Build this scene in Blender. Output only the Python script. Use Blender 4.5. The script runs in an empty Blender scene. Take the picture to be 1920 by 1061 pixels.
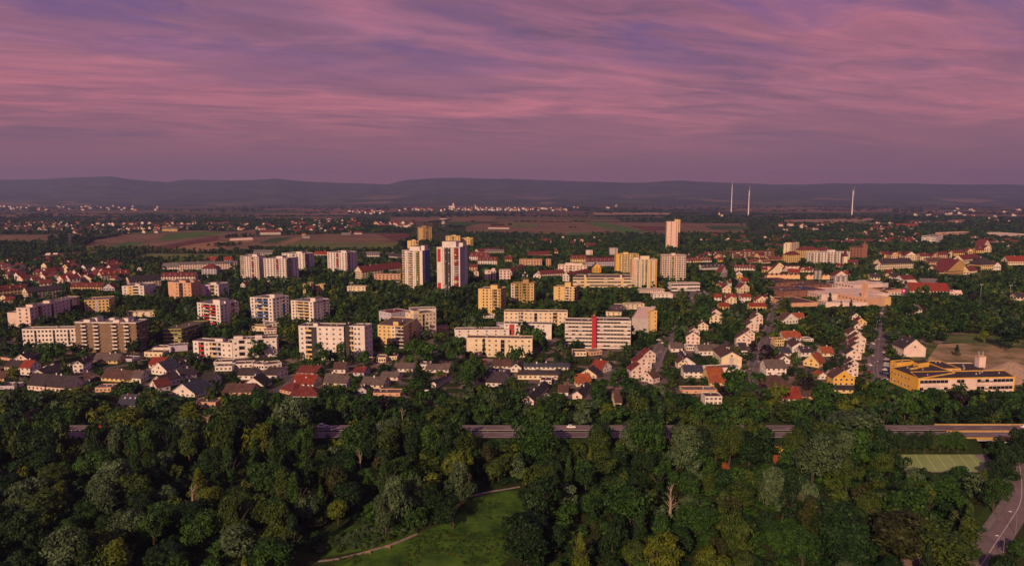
import bpy, math, random, colorsys
import numpy as np
from mathutils import Vector
random.seed(7); rng = np.random.default_rng(7)
scene = bpy.context.scene
COL = scene.collection

# ------------------------------------------------------------------ camera
F, CX, CY, CH, PITCH = 1300.0, 960.0, 530.5, 120.0, math.radians(7.25)
cam_d = bpy.data.cameras.new("camera"); cam = bpy.data.objects.new("camera", cam_d); COL.objects.link(cam)
cam.location = (0, 0, CH); cam.rotation_euler = (math.pi/2 - PITCH, 0, 0)
cam_d.sensor_width = 36; cam_d.lens = 36*F/1920; cam_d.clip_start = 1; cam_d.clip_end = 60000
scene.camera = cam
CP, SP = math.cos(PITCH), math.sin(PITCH)
def G(px, py, z=0.0):
    """ground point under a picture point"""
    a, b = (px-CX)/F, -(py-CY)/F
    dy, dz = CP + b*SP, -SP + b*CP
    t = (z-CH)/dz
    return (a*t, dy*t)
def proj(x, y, z):
    dz = z-CH
    f = y*CP - dz*SP; u = y*SP + dz*CP
    return CX + F*x/f, CY - F*u/f
def height_at(ax, ay, ty):
    """height of a vertical edge standing on ground under (ax,ay) with its top at row ty"""
    x, y = G(ax, ay)
    b = -(ty-CY)/F
    return CH + y*(-SP + b*CP)/(CP + b*SP)

# ------------------------------------------------------------------ light and sky
SUN_DIR = Vector((0.34, 0.83, -0.44)).normalized()     # the way the light travels
sun_d = bpy.data.lights.new("sun", 'SUN'); sun = bpy.data.objects.new("sun", sun_d); COL.objects.link(sun)
sun_d.energy = 5.0; sun_d.angle = math.radians(0.6); sun_d.color = (1.0, 0.635, 0.39)
sun.rotation_euler = SUN_DIR.to_track_quat('-Z', 'Y').to_euler(); sun.location = (-60, -200, 260)

world = bpy.data.worlds.new("World"); scene.world = world; world.use_nodes = True
def nn(nt, t, **kw):
    n = nt.nodes.new(t)
    for k, v in kw.items(): setattr(n, k, v)
    return n
def lk(nt, a, b): nt.links.new(a, b)
def ramp(nt, fac, stops, interp='LINEAR'):
    r = nn(nt, 'ShaderNodeValToRGB'); r.color_ramp.interpolation = interp
    el = r.color_ramp.elements
    while len(el) < len(stops): el.new(0.5)
    for e, (p, c) in zip(el, stops):
        e.position = p
        e.color = (c, c, c, 1) if not hasattr(c, '__len__') else (*c, 1)
    if fac is not None: lk(nt, fac, r.inputs[0])
    return r.outputs[0]
def mth(nt, op, a, b=None, c=None, clamp=False):
    m = nn(nt, 'ShaderNodeMath', operation=op); m.use_clamp = clamp
    for i, v in enumerate((a, b, c)):
        if v is None: continue
        if hasattr(v, 'links'): lk(nt, v, m.inputs[i])
        else: m.inputs[i].default_value = v
    return m.outputs[0]
def mixc(nt, fac, a, b, bt='MIX'):
    m = nn(nt, 'ShaderNodeMix', data_type='RGBA', blend_type=bt)
    for s, v in ((m.inputs[0], fac), (m.inputs[6], a), (m.inputs[7], b)):
        if hasattr(v, 'links'): lk(nt, v, s)
        elif hasattr(v, '__len__'): s.default_value = (*v, 1)
        else: s.default_value = v
    return m.outputs[2]
def noise(nt, vec, scale, detail=4, rough=0.5, dist=0.0):
    n = nn(nt, 'ShaderNodeTexNoise'); n.inputs['Scale'].default_value = scale; n.inputs['Detail'].default_value = detail
    n.inputs['Roughness'].default_value = rough; n.inputs['Distortion'].default_value = dist
    if vec is not None: lk(nt, vec, n.inputs['Vector'])
    return n.outputs[0]
def s2l(c): return tuple((v/255/12.92 if v/255 <= 0.04045 else ((v/255+0.055)/1.055)**2.4) for v in c)

nt = world.node_tree; nt.nodes.clear()
wo = nn(nt, 'ShaderNodeOutputWorld'); bg = nn(nt, 'ShaderNodeBackground'); lk(nt, bg.outputs[0], wo.inputs[0])
tc = nn(nt, 'ShaderNodeTexCoord'); sep = nn(nt, 'ShaderNodeSeparateXYZ'); lk(nt, tc.outputs['Generated'], sep.inputs[0])
Z = sep.outputs[2]; zc = mth(nt, 'MAXIMUM', Z, 0.0)
den = mth(nt, 'ADD', zc, 0.055)
cx_, cy_ = mth(nt, 'DIVIDE', sep.outputs[0], den), mth(nt, 'DIVIDE', sep.outputs[1], den)
cmb = nn(nt, 'ShaderNodeCombineXYZ'); lk(nt, cx_, cmb.inputs[0]); lk(nt, cy_, cmb.inputs[1])
def mapped(rot, sc, loc=(0, 0, 0)):
    m = nn(nt, 'ShaderNodeMapping', vector_type='TEXTURE'); m.inputs['Rotation'].default_value = (0, 0, rot); m.inputs['Scale'].default_value = tuple(1/v for v in sc)
    m.inputs['Location'].default_value = loc; lk(nt, cmb.outputs[0], m.inputs[0]); return m.outputs[0]
sky = nn(nt, 'ShaderNodeTexSky', sky_type='NISHITA'); sky.sun_disc = False
sky.sun_elevation = math.asin(-SUN_DIR.z); sky.sun_rotation = math.atan2(-SUN_DIR.x, -SUN_DIR.y)
air = mixc(nt, 1.0, sky.outputs[0], (0.010, 0.006, 0.006), 'MULTIPLY')
base = ramp(nt, zc, [(0.0, s2l((148, 90, 98))), (0.05, s2l((140, 86, 102))), (0.10, s2l((142, 87, 106))),
                     (0.18, s2l((152, 98, 120))), (0.26, s2l((142, 98, 130))), (0.6, s2l((108, 86, 126)))])
# clouds seen in perspective on a flat layer: broad dusky bands, pink lit edges, violet gaps
wx = noise(nt, mapped(0, (0.5, 0.5, 1), (23, 4, 0)), 1.0, 3, 0.5); 
def warped(rot, sc, loc, amt):
    v = nn(nt, 'ShaderNodeVectorMath', operation='ADD'); lk(nt, mapped(rot, sc, loc), v.inputs[0]); cb = nn(nt, 'ShaderNodeCombineXYZ')
    lk(nt, mth(nt, 'MULTIPLY', wx, amt), cb.inputs[0]); lk(nt, mth(nt, 'MULTIPLY', wx, amt*.8), cb.inputs[1]); lk(nt, cb.outputs[0], v.inputs[1]); return v.outputs[0]
n1 = noise(nt, warped(0.30, (0.28, 0.52, 1), (10.1, 6.4, 0), 1.2), 1.0, 9, 0.58, 0.3)
n2 = noise(nt, warped(0.26, (0.22, 0.42, 1), (15.7, 4.3, 0), 1.0), 1.0, 8, 0.55, 0.3)
n3 = noise(nt, warped(0.35, (0.9, 1.5, 1), (1.2, 5.0, 0), 1.5), 1.0, 9, 0.62, 0.4)
n4 = noise(nt, warped(0.32, (1.3, 3.6, 1), (4.2, 8.0, 0), 2.0), 1.0, 8, 0.65, 0.5)
hi = ramp(nt, zc, [(0.05, 0.0), (0.10, 1.0), (0.2, 1.0), (0.3, 0.7)])
pink = mth(nt, 'MULTIPLY', ramp(nt, mth(nt, 'ADD', mth(nt, 'MULTIPLY', n1, .75), mth(nt, 'MULTIPLY', n4, .25)), [(0.46, 0.0), (0.64, 1.0)]), hi)
dusk = mth(nt, 'MULTIPLY', ramp(nt, n2, [(0.44, 0.0), (0.60, 1.0)]), ramp(nt, zc, [(0.03, 0.15), (0.08, 1.0)]))
vio = mth(nt, 'MULTIPLY', ramp(nt, n3, [(0.46, 0.0), (0.60, 1.0)]), ramp(nt, zc, [(0.13, 0.0), (0.22, 1.0)]))
c = mixc(nt, mth(nt, 'MULTIPLY', dusk, 0.75), base, s2l((96, 70, 98)))
c = mixc(nt, mth(nt, 'MULTIPLY', pink, 0.56), c, s2l((216, 122, 132)))
c = mixc(nt, mth(nt, 'MULTIPLY', vio, 0.62), c, s2l((86, 70, 128)))
c = mixc(nt, ramp(nt, zc, [(0.04, 0.0), (0.12, 0.5)]), c, mixc(nt, 1.0, c, ramp(nt, n4, [(0.3, (0.70, 0.70, 0.76)), (0.7, (1.32, 1.26, 1.22))]), 'MULTIPLY'))
c = mixc(nt, 1.0, c, air, 'ADD')
c = mixc(nt, ramp(nt, Z, [(0.0, 1.0), (0.001, 0.0)]) if False else mth(nt, 'LESS_THAN', Z, -0.002), c, (0.02, 0.012, 0.018))
lk(nt, mixc(nt, 1.0, c, (1.10, 1.08, 1.04), 'MULTIPLY'), bg.inputs[0]); bg.inputs[1].default_value = 1.0
scene.view_settings.view_transform = 'Standard'; scene.view_settings.look = 'None'
scene.view_settings.exposure = 0.0; scene.view_settings.gamma = 1.0; scene.view_settings.use_curve_mapping = False
cy = scene.cycles
cy.max_bounces = 4; cy.diffuse_bounces = 2; cy.glossy_bounces = 2; cy.volume_bounces = 0; cy.transmission_bounces = 1
cy.use_denoising = True
HAZE_D, HAZE_C = 7.0e-5, (0.46, 0.56, 1.0, 1)

# ------------------------------------------------------------------ materials
MATS = {}
def mat(name, color, rough=0.85, vary=0.12, scale=0.6, bump=0.0, spec=0.3, metal=0.0, color2=None, detail=4):
    if name in MATS: return MATS[name]
    m = bpy.data.materials.new(name); m.use_nodes = True; t = m.node_tree
    b = t.nodes['Principled BSDF']; b.inputs['Roughness'].default_value = rough; b.inputs['Metallic'].default_value = metal
    b.inputs['Specular IOR Level'].default_value = spec
    co = nn(t, 'ShaderNodeTexCoord'); f = noise(t, co.outputs['Object'], scale, detail, 0.6)
    d = tuple(max(0, v*(1-vary*1.6)) for v in color) if color2 is None else color2
    u = tuple(min(1, v*(1+vary)) for v in color)
    lk(t, ramp(t, f, [(0.32, d), (0.68, u)]), b.inputs['Base Color'])
    if bump:
        bn = nn(t, 'ShaderNodeBump'); bn.inputs['Strength'].default_value = 0.6; bn.inputs['Distance'].default_value = bump
        lk(t, noise(t, co.outputs['Object'], scale*4, 3), bn.inputs['Height']); lk(t, bn.outputs[0], b.inputs['Normal'])
    MATS[name] = m; return m
WALLC = dict(W=(.66, .61, .57), P=(.66, .53, .47), C=(.66, .56, .40), Y=(.64, .47, .20), D=(.72, .47, .27), O=(.66, .39, .065), G=(.42, .38, .38), R=(.42, .028, .035), F=(.70, .50, .41),
             U=(.07, .14, .34), V=(.50, .26, .56), K=(.05, .045, .05), N=(.19, .125, .075), E=(.42, .27, .10), A=(.56, .34, .22), L=(.46, .43, .50), T=(.22, .10, .07), J=(.30, .30, .10))
WNAME = dict(F='pale salmon', D='peach', W='white', P='pale pink', C='cream', Y='yellow', O='orange', G='grey', R='red', U='blue', V='violet', K='black', N='brown brick', E='ochre', A='salmon', L='lilac grey', T='red brick', J='olive')
def wallm(k): return mat('plaster_'+WNAME[k].replace(' ', '_'), WALLC[k], 0.9, 0.09, 0.25)
ROOFC = dict(d=(.045, .036, .042), b=(.085, .048, .04), r=(.21, .035, .02), o=(.27, .075, .03), u=(.04, .045, .07), m=(.13, .03, .028), g=(.14, .125, .13), p=(.72, .54, .45), k=(.03, .028, .03), n=(.11, .085, .08))
RNAME = dict(d='dark', b='brown', r='red', o='orange red', u='slate blue', m='maroon', g='grey', p='pale', k='black', n='grey brown')
def roofm(k, flat=False):
    key = ('flat_roof_' if flat else 'tiled_roof_')+RNAME[k].replace(' ', '_')
    if key in MATS: return MATS[key]
    m = mat(key, ROOFC[k], 0.85 if k != 'u' else 0.6, 0.22, 0.45, 0.0, 0.25)
    if not flat:
        t = m.node_tree; co = nn(t, 'ShaderNodeTexCoord'); w = nn(t, 'ShaderNodeTexWave'); w.bands_direction = 'Z'
        w.inputs['Scale'].default_value = 1.4; lk(t, co.outputs['Object'], w.inputs[0])
        bn = nn(t, 'ShaderNodeBump'); bn.inputs['Distance'].default_value = 0.05; lk(t, w.outputs[1], bn.inputs['Height'])
        lk(t, bn.outputs[0], t.nodes['Principled BSDF'].inputs['Normal'])
    return m
GLASS = mat('window_glass', (.016, .016, .02), 0.3, 0.5, 0.35, 0, 0.3)
FRAME = mat('window_frame', (.62, .58, .56), 0.6, 0.05)
CONC = mat('concrete', (.36, .33, .32), 0.9, 0.15, 0.4)
ASPH = mat('asphalt', (.135, .108, .110), 0.85, 0.25, 0.12)
PAVE = mat('pavement_slabs', (.17, .15, .15), 0.9, 0.2, 0.3)
LINE = mat('road_paint', (.62, .58, .56), 0.7, 0.1)
METAL = mat('galvanised_metal', (.45, .43, .43), 0.45, 0.1, 1, 0, 0.5, 0.6)
BARK = mat('bark', (.075, .055, .045), 0.95, 0.25, 1.5, 0.03)
PALEBARK = mat('pale_bark', (.30, .23, .17), 0.95, 0.2, 1.5)
def leafm(name, c1, c2):
    m = bpy.data.materials.new(name); m.use_nodes = True; t = m.node_tree
    b = t.nodes['Principled BSDF']; b.inputs['Roughness'].default_value = 0.6; b.inputs['Specular IOR Level'].default_value = 0.25
    a = nn(t, 'ShaderNodeAttribute', attribute_name='tone'); oi = nn(t, 'ShaderNodeObjectInfo')
    f = mth(t, 'ADD', mth(t, 'MULTIPLY', a.outputs['Fac'], 0.75), mth(t, 'MULTIPLY', oi.outputs['Random'], 0.25))
    col = ramp(t, f, [(0.05, c1), (0.95, c2)]); lk(t, col, b.inputs['Base Color'])
    tr = nn(t, 'ShaderNodeBsdfTranslucent'); lk(t, col, tr.inputs[0]); mx = nn(t, 'ShaderNodeMixShader'); mx.inputs[0].default_value = 0.12
    lk(t, b.outputs[0], mx.inputs[1]); lk(t, tr.outputs[0], mx.inputs[2]); lk(t, mx.outputs[0], t.nodes['Material Output'].inputs[0])
    return m
LEAF = dict(
    dark=leafm('leaves_dark_green', (.002, .013, .003), (.015, .050, .007)),
    mid=leafm('leaves_mid_green', (.004, .027, .003), (.036, .096, .009)),
    olive=leafm('leaves_olive', (.009, .028, .003), (.060, .098, .010)),
    yellow=leafm('leaves_yellow_green', (.024, .055, .003), (.115, .150, .010)),
    grey=leafm('leaves_grey_green', (.020, .044, .016), (.088, .145, .062)),
    brown=leafm('leaves_brownish', (.012, .017, .003), (.040, .052, .010)),
    copper=leafm('leaves_copper', (.007, .006, .006), (.016, .012, .011)))
TONEWORD = dict(dark='dark green', mid='mid green', olive='olive green', yellow='yellow green', grey='silvery grey green', brown='brownish', copper='dark copper')

# ------------------------------------------------------------------ mesh tools
def mesh_np(name, V, Fq, mats, midx=None, tone=None, smooth=False):
    """V (n,3), Fq (m,k) constant polygon size"""
    me = bpy.data.meshes.new(name); V = np.asarray(V, np.float32); Fq = np.asarray(Fq, np.int32); m, k = Fq.shape
    me.vertices.add(len(V)); me.vertices.foreach_set('co', V.ravel())
    me.loops.add(m*k); me.loops.foreach_set('vertex_index', Fq.ravel())
    me.polygons.add(m); me.polygons.foreach_set('loop_start', np.arange(0, m*k, k, dtype=np.int32))
    for x in mats: me.materials.append(x)
    if midx is not None: me.polygons.foreach_set('material_index', np.asarray(midx, np.int32))
    if tone is not None:
        at = me.attributes.new('tone', 'FLOAT', 'FACE'); at.data.foreach_set('value', np.asarray(tone, np.float32))
    if smooth: me.polygons.foreach_set('use_smooth', np.ones(m, bool))
    me.update(calc_edges=True); return me
class MB:
    def __init__(s): s.v = []; s.f = []; s.m = []; s.mats = []
    def mi(s, m):
        if m not in s.mats: s.mats.append(m)
        return s.mats.index(m)
    def poly(s, pts, m):
        i = len(s.v); s.v += [tuple(p) for p in pts]; s.f.append(tuple(range(i, i+len(pts)))); s.m.append(s.mi(m))
    def hexa(s, p, m):          # 4 bottom + 4 top corners
        i = len(s.v); s.v += [tuple(q) for q in p]; k = s.mi(m)
        for f in ((0, 3, 2, 1), (4, 5, 6, 7), (0, 1, 5, 4), (1, 2, 6, 5), (2, 3, 7, 6), (3, 0, 4, 7)):
            s.f.append(tuple(i+j for j in f)); s.m.append(k)
    def box(s, x0, x1, y0, y1, z0, z1, m):
        s.hexa([(x0, y0, z0), (x1, y0, z0), (x1, y1, z0), (x0, y1, z0), (x0, y0, z1), (x1, y0, z1), (x1, y1, z1), (x0, y1, z1)], m)
    def tube(s, a, b, r0, r1, m, n=8):
        a, b = Vector(a), Vector(b); d = (b-a).normalized(); q = Vector((1, 0, 0)) if abs(d.x) < .8 else Vector((0, 1, 0))
        u = d.cross(q).normalized(); w = d.cross(u); i = len(s.v); k = s.mi(m)
        for c, r in ((a, r0), (b, r1)):
            for j in range(n):
                t = 2*math.pi*j/n; s.v.append(tuple(c + u*math.cos(t)*r + w*math.sin(t)*r))
        for j in range(n):
            s.f.append((i+j, i+(j+1) % n, i+n+(j+1) % n, i+n+j)); s.m.append(k)
        s.f.append(tuple(i+n+j for j in range(n))); s.m.append(k)
    def data(s, name):
        me = bpy.data.meshes.new(name); me.from_pydata(s.v, [], s.f)
        for m in s.mats: me.materials.append(m)
        me.polygons.foreach_set('material_index', s.m); me.update(); return me
    def build(s, name, parent=None, kind=None):
        if not s.f: return None
        o = bpy.data.objects.new(name, s.data(name)); COL.objects.link(o); o.parent = parent
        if kind: o['kind'] = kind
        return o
def link(name, me, parent=None, loc=None, rz=0, kind=None):
    o = bpy.data.objects.new(name, me); COL.objects.link(o); o.parent = parent
    if loc is not None: o.location = loc
    if rz: o.rotation_euler = (0, 0, rz)
    if kind: o['kind'] = kind
    return o
def empty(name, loc): 
    o = bpy.data.objects.new(name, None); COL.objects.link(o); o.location = loc; o.empty_display_size = 1; return o

# labels are made at the end from what is known of each thing and its neighbours
TAGS = []; LANDMARKS = []
def tag(o, desc, cat, px, py, group=None, full=False):
    o['category'] = cat
    if group: o['group'] = group
    if full: o['label'] = desc
    else: TAGS.append((o, desc, cat, px, py))
def landmark(name, px, py): LANDMARKS.append((name, px, py))

# ------------------------------------------------------------------ occupancy of the ground (where trees may stand)
CELL = 3.0; GX0, GY0, GNX, GNY = -2100, 150, 1400, 1150
occ = np.zeros((GNX, GNY), np.uint8)
def cell(x, y): return int((x-GX0)/CELL), int((y-GY0)/CELL)
def is_free(x, y):
    i, j = cell(x, y)
    return not (0 <= i < GNX and 0 <= j < GNY) or occ[i, j] == 0
def mark_poly(pts, v=1, margin=0.0):
    P = np.array(pts, float); c = P.mean(0)
    if margin:
        d = P-c; L = np.linalg.norm(d, axis=1, keepdims=True)+1e-6; P = P + d/L*margin
    i0, j0 = cell(*P.min(0)); i1, j1 = cell(*P.max(0))
    i0, j0, i1, j1 = max(i0, 0), max(j0, 0), min(i1, GNX-1), min(j1, GNY-1)
    if i1 < i0 or j1 < j0: return
    X, Y = np.meshgrid(GX0+(np.arange(i0, i1+1)+.5)*CELL, GY0+(np.arange(j0, j1+1)+.5)*CELL, indexing='ij')
    ins = inside(X, Y, P); occ[i0:i1+1, j0:j1+1][ins] = v
def inside(X, Y, P):
    ins = np.zeros(np.shape(X), bool); n = len(P); j = n-1
    for i in range(n):
        xi, yi, xj, yj = P[i][0], P[i][1], P[j][0], P[j][1]
        ins ^= ((yi > Y) != (yj > Y)) & (X < (xj-xi)*(Y-yi)/((yj-yi) or 1e-9)+xi); j = i
    return ins
PROTECT = []   # picture rectangles of facades that low trees only may cover: x0,x1,ytop,ybase,share

# ------------------------------------------------------------------ ground, fields, hills
def ground_mat():
    m = bpy.data.materials.new('ground_vegetation'); m.use_nodes = True; t = m.node_tree; b = t.nodes['Principled BSDF']
    b.inputs['Roughness'].default_value = 0.95; b.inputs['Specular IOR Level'].default_value = 0.1
    co = nn(t, 'ShaderNodeTexCoord'); O = co.outputs['Object']
    n_ = noise(t, O, 0.02, 6, 0.6); fine = noise(t, O, 0.25, 4, 0.6)
    grass = ramp(t, n_, [(0.3, (.016, .026, .008)), (0.5, (.030, .045, .012)), (0.7, (.050, .055, .022))])
    grass = mixc(t, mth(t, 'MULTIPLY', fine, 0.5), grass, (.02, .03, .01))
    yy = nn(t, 'ShaderNodeSeparateXYZ'); lk(t, O, yy.inputs[0])
    vc = nn(t, 'ShaderNodeTexVoronoi', feature='F1', distance='CHEBYCHEV'); vc.inputs['Scale'].default_value = .11; lk(t, O, vc.inputs['Vector'])
    vs = nn(t, 'ShaderNodeSeparateXYZ'); lk(t, vc.outputs['Color'], vs.inputs[0])
    pav = mth(t, 'MULTIPLY', ramp(t, vs.outputs[0], [(.60, 0.0), (.62, 1.0)]), ramp(t, mth(t, 'MULTIPLY', yy.outputs[1], 0.001), [(.372, 0.0), (.38, 1.0), (.62, 1.0), (.70, 0.3), (1.0, 0.0)]))
    grass = mixc(t, mth(t, 'MULTIPLY', pav, .85), grass, ramp(t, vs.outputs[1], [(0, (.16, .12, .11)), (.4, (.09, .08, .085)), (.7, (.24, .17, .15))], 'CONSTANT'))
    mp = nn(t, 'ShaderNodeMapping'); mp.inputs['Rotation'].default_value = (0, 0, 0.25); mp.inputs['Scale'].default_value = (0.0011, 0.0026, 1); lk(t, O, mp.inputs[0])
    vo = nn(t, 'ShaderNodeTexVoronoi', feature='F1'); vo.inputs['Scale'].default_value = 1.0; lk(t, mp.outputs[0], vo.inputs['Vector'])
    sp = nn(t, 'ShaderNodeSeparateXYZ'); lk(t, vo.outputs['Color'], sp.inputs[0])
    fld = ramp(t, sp.outputs[0], [(0.0, (.03, .045, .02)), (0.3, (.05, .07, .02)), (0.45, (.13, .065, .045)), (0.6, (.18, .10, .065)), (0.75, (.035, .05, .02)), (0.9, (.12, .085, .05))], 'CONSTANT')
    sy = nn(t, 'ShaderNodeSeparateXYZ'); lk(t, O, sy.inputs[0])
    far = ramp(t, mth(t, 'MULTIPLY', sy.outputs[1], 0.0001), [(0.25, 0.0), (0.30, 1.0)])
    lk(t, mixc(t, far, grass, fld), b.inputs['Base Color'])
    bn = nn(t, 'ShaderNodeBump'); bn.inputs['Distance'].default_value = 0.3; lk(t, noise(t, O, 0.8, 4), bn.inputs['Height']); lk(t, bn.outputs[0], b.inputs['Normal'])
    return m
g = MB(); g.poly([(-15000, -1200, 0), (15000, -1200, 0), (15000, 16500, 0), (-15000, 16500, 0)], ground_mat()); g.build('ground', kind='structure')

RIDGE = [(-400, 345), (0, 340), (90, 338), (165, 334), (215, 332), (245, 337), (320, 343), (350, 338), (400, 339), (500, 339), (520, 337), (560, 341), (620, 344), (680, 345), (730, 348),
         (760, 341), (820, 335), (870, 335), (950, 337), (1060, 342), (1200, 344), (1270, 340), (1350, 344), (1440, 348), (1500, 348), (1560, 346), (1700, 345), (1800, 348), (1850, 347), (1920, 348), (2400, 346)]
def hills_mesh():
    cols, rows = 420, 34; V = []; D0, D1 = 6800, 13500
    cosd = np.linspace(-300, 2220, cols)
    ry = np.interp(cosd, [r[0] for r in RIDGE], [r[1] for r in RIDGE])
    from mathutils import noise as mn
    for j in range(rows):
        t = j/(rows-1)
        for i in range(cols):
            a = (cosd[i]-CX)/F; d = D0 + (D1-D0)*t*1.12
            top = CH + (365.5-ry[i])*D1/F*1.0
            s = min(t*1.12, 1.0) ; prof = (3*s*s-2*s**3)**1.25
            z = prof*top*(1 if t*1.12 <= 1 else 1-(t*1.12-1)*3)
            amp = 75*math.sin(math.pi*min(s, 1))
            z += amp*(mn.fractal(Vector((a*d*0.0006, d*0.0009, 0)), 0.8, 2.1, 5)) - 2*(t == 0)
            z += 5*prof*mn.noise(Vector((a*d*0.004, d*0.001, 5)))
            V.append((a*d, d, z if t > 0 else -0.8))
    Fq = [(j*cols+i, j*cols+i+1, (j+1)*cols+i+1, (j+1)*cols+i) for j in range(rows-1) for i in range(cols-1)]
    m = bpy.data.materials.new('wooded_hills'); m.use_nodes = True; t = m.node_tree; b = t.nodes['Principled BSDF']; b.inputs['Roughness'].default_value = 1; b.inputs['Specular IOR Level'].default_value = 0
    co = nn(t, 'ShaderNodeTexCoord'); mp = nn(t, 'ShaderNodeMapping'); mp.inputs['Scale'].default_value = (0.0016, 0.0022, 0.01); lk(t, co.outputs['Object'], mp.inputs[0])
    vo = nn(t, 'ShaderNodeTexVoronoi'); vo.inputs['Scale'].default_value = 1.2; lk(t, mp.outputs[0], vo.inputs['Vector']); sp = nn(t, 'ShaderNodeSeparateXYZ'); lk(t, vo.outputs['Color'], sp.inputs[0])
    fl = ramp(t, sp.outputs[0], [(0, (.05, .06, .05)), (.5, (.08, .09, .06)), (.7, (.17, .12, .09)), (.85, (.06, .07, .05))], 'CONSTANT')
    sz = nn(t, 'ShaderNodeSeparateXYZ'); lk(t, co.outputs['Object'], sz.inputs[0])
    wood = ramp(t, noise(t, mp.outputs[0], 2.0, 6, 0.6), [(0.35, (.048, .058, .050)), (0.65, (.088, .098, .080))])
    lk(t, mixc(t, ramp(t, mth(t, 'MULTIPLY', sz.outputs[2], 0.005), [(0.2, 0.0), (0.75, 1.0)]), fl, wood), b.inputs['Base Color'])
    o = link('hills', mesh_np('hills', V, Fq, [m], smooth=True), kind='structure')
hills_mesh()

def field_mat(name, c, c2=None):
    if name in MATS: return MATS[name]
    m = mat(name, c, 0.95, 0.22, 0.012, 0, 0.1, 0, c2); t = m.node_tree
    return m
FM = dict(brown=field_mat('ploughed_earth', (.155, .100, .060)), dbrown=field_mat('dark_earth', (.115, .045, .038)), tan=field_mat('stubble', (.24, .15, .075)),
          green=field_mat('field_green', (.065, .125, .022)), olive=field_mat('field_olive', (.105, .125, .034)), dgreen=field_mat('field_dark_green', (.035, .075, .024)), pale=field_mat('pale_stubble', (.30, .19, .13)))
Z1 = (0, 320, 4); Z2 = (480, 320, 4); Z3 = (960, 320, 4); Z4 = (1440, 320, 4)
R1, R2, R3, R4, R5, R6 = [(ox, 520, 4.08125) for ox in (0, 320, 640, 960, 1280, 1600)]
def tf(fr, X, Y): return (fr[0]+X/fr[2], fr[1]+Y/fr[2])
fz = [0.10]
def field(fr, pts, m, name='field'):
    fz[0] += 0.10; q = [G(*tf(fr, X, Y)) for X, Y in pts]
    b = MB(); b.poly([(x, y, fz[0]) for x, y in q], FM[m]); b.build(name, kind='structure')
    mark_poly(q, 1)
for fr, m, pts in [
    (Z1, 'brown', [(-40, 480), (240, 482), (620, 470), (600, 520), (330, 560), (-40, 545)]),
    (Z1, 'brown', [(620, 575), (760, 500), (1150, 455), (1480, 450), (1760, 460), (1920, 440), (1920, 620), (1240, 615), (1130, 600), (860, 608), (620, 590)]),
    (Z1, 'green', [(1190, 520), (1250, 475), (1480, 457), (1700, 465), (1560, 492), (1230, 527)]),
    (Z1, 'green', [(780, 580), (960, 535), (1130, 540), (900, 588)]),
    (Z1, 'dbrown', [(1130, 578), (1640, 490), (1640, 520), (1500, 560), (1180, 606)]),
    (Z1, 'tan', [(1200, 612), (1400, 562), (1640, 525), (1720, 560), (1640, 612)]),
    (Z1, 'olive', [(830, 690), (1120, 624), (1740, 625), (1900, 655), (1250, 685)]),
    (Z1, 'green', [(960, 470), (1200, 452), (1280, 455), (1100, 475)]),
    (Z2, 'brown', [(-30, 600), (-30, 500), (300, 484), (870, 470), (1160, 476), (1100, 560), (1040, 600), (500, 590)]),
    (Z2, 'dbrown', [(900, 475), (1160, 478), (1110, 545), (1000, 520)]),
    (Z2, 'dgreen', [(20, 545), (120, 508), (290, 500), (150, 545)]),
    (Z2, 'tan', [(110, 585), (290, 510), (360, 505), (240, 575)]),
    (Z2, 'olive', [(130, 580), (330, 535), (700, 545), (1060, 545), (1040, 612), (600, 612), (300, 602)]),
    (Z2, 'brown', [(0, 350), (660, 348), (640, 368), (0, 368)]),
    (Z2, 'brown', [(1000, 352), (1800, 345), (1780, 385), (1000, 388)]),
    (Z2, 'dgreen', [(1440, 388), (1700, 388), (1690, 416), (1500, 416)]),
    (Z2, 'brown', [(1540, 432), (1700, 395), (1900, 430), (1990, 470), (1600, 472)]),
    (Z3, 'brown', [(-100, 388), (700, 390), (1200, 395), (1760, 400), (1740, 470), (1300, 475), (900, 490), (400, 510), (-80, 470)]),
    (Z3, 'green', [(540, 402), (700, 392), (860, 425), (1040, 468), (860, 478), (720, 440)]),
    (Z3, 'olive', [(-60, 397), (200, 400), (180, 432), (-40, 430)]),
    (Z3, 'green', [(380, 500), (440, 470), (640, 468), (700, 482), (440, 512)]),
    (Z3, 'dgreen', [(1440, 418), (1740, 420), (1740, 450), (1500, 445)]),
    (Z3, 'dbrown', [(880, 420), (1200, 425), (1260, 450), (1000, 455)]),
    (Z3, 'brown', [(20, 376), (430, 374), (430, 387), (20, 388)]),
    (Z3, 'pale', [(600, 320), (1180, 318), (1190, 334), (620, 336)]),
    (Z4, 'pale', [(120, 374), (790, 362), (790, 388), (130, 398)]),
    (Z4, 'olive', [(640, 392), (960, 396), (940, 414), (640, 414)]),
    (Z4, 'brown', [(0, 280), (220, 276), (210, 302), (0, 306)]),
    (Z4, 'brown', [(730, 290), (960, 285), (960, 315), (730, 316)]),
    (Z4, 'pale', [(1330, 378), (1480, 370), (1480, 392), (1340, 394)]),
    (Z1, 'brown', [(200, 660), (420, 632), (760, 612), (720, 640), (420, 668)]),
]: field(fr, pts, m)
PX = (0, 0, 1)
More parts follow.
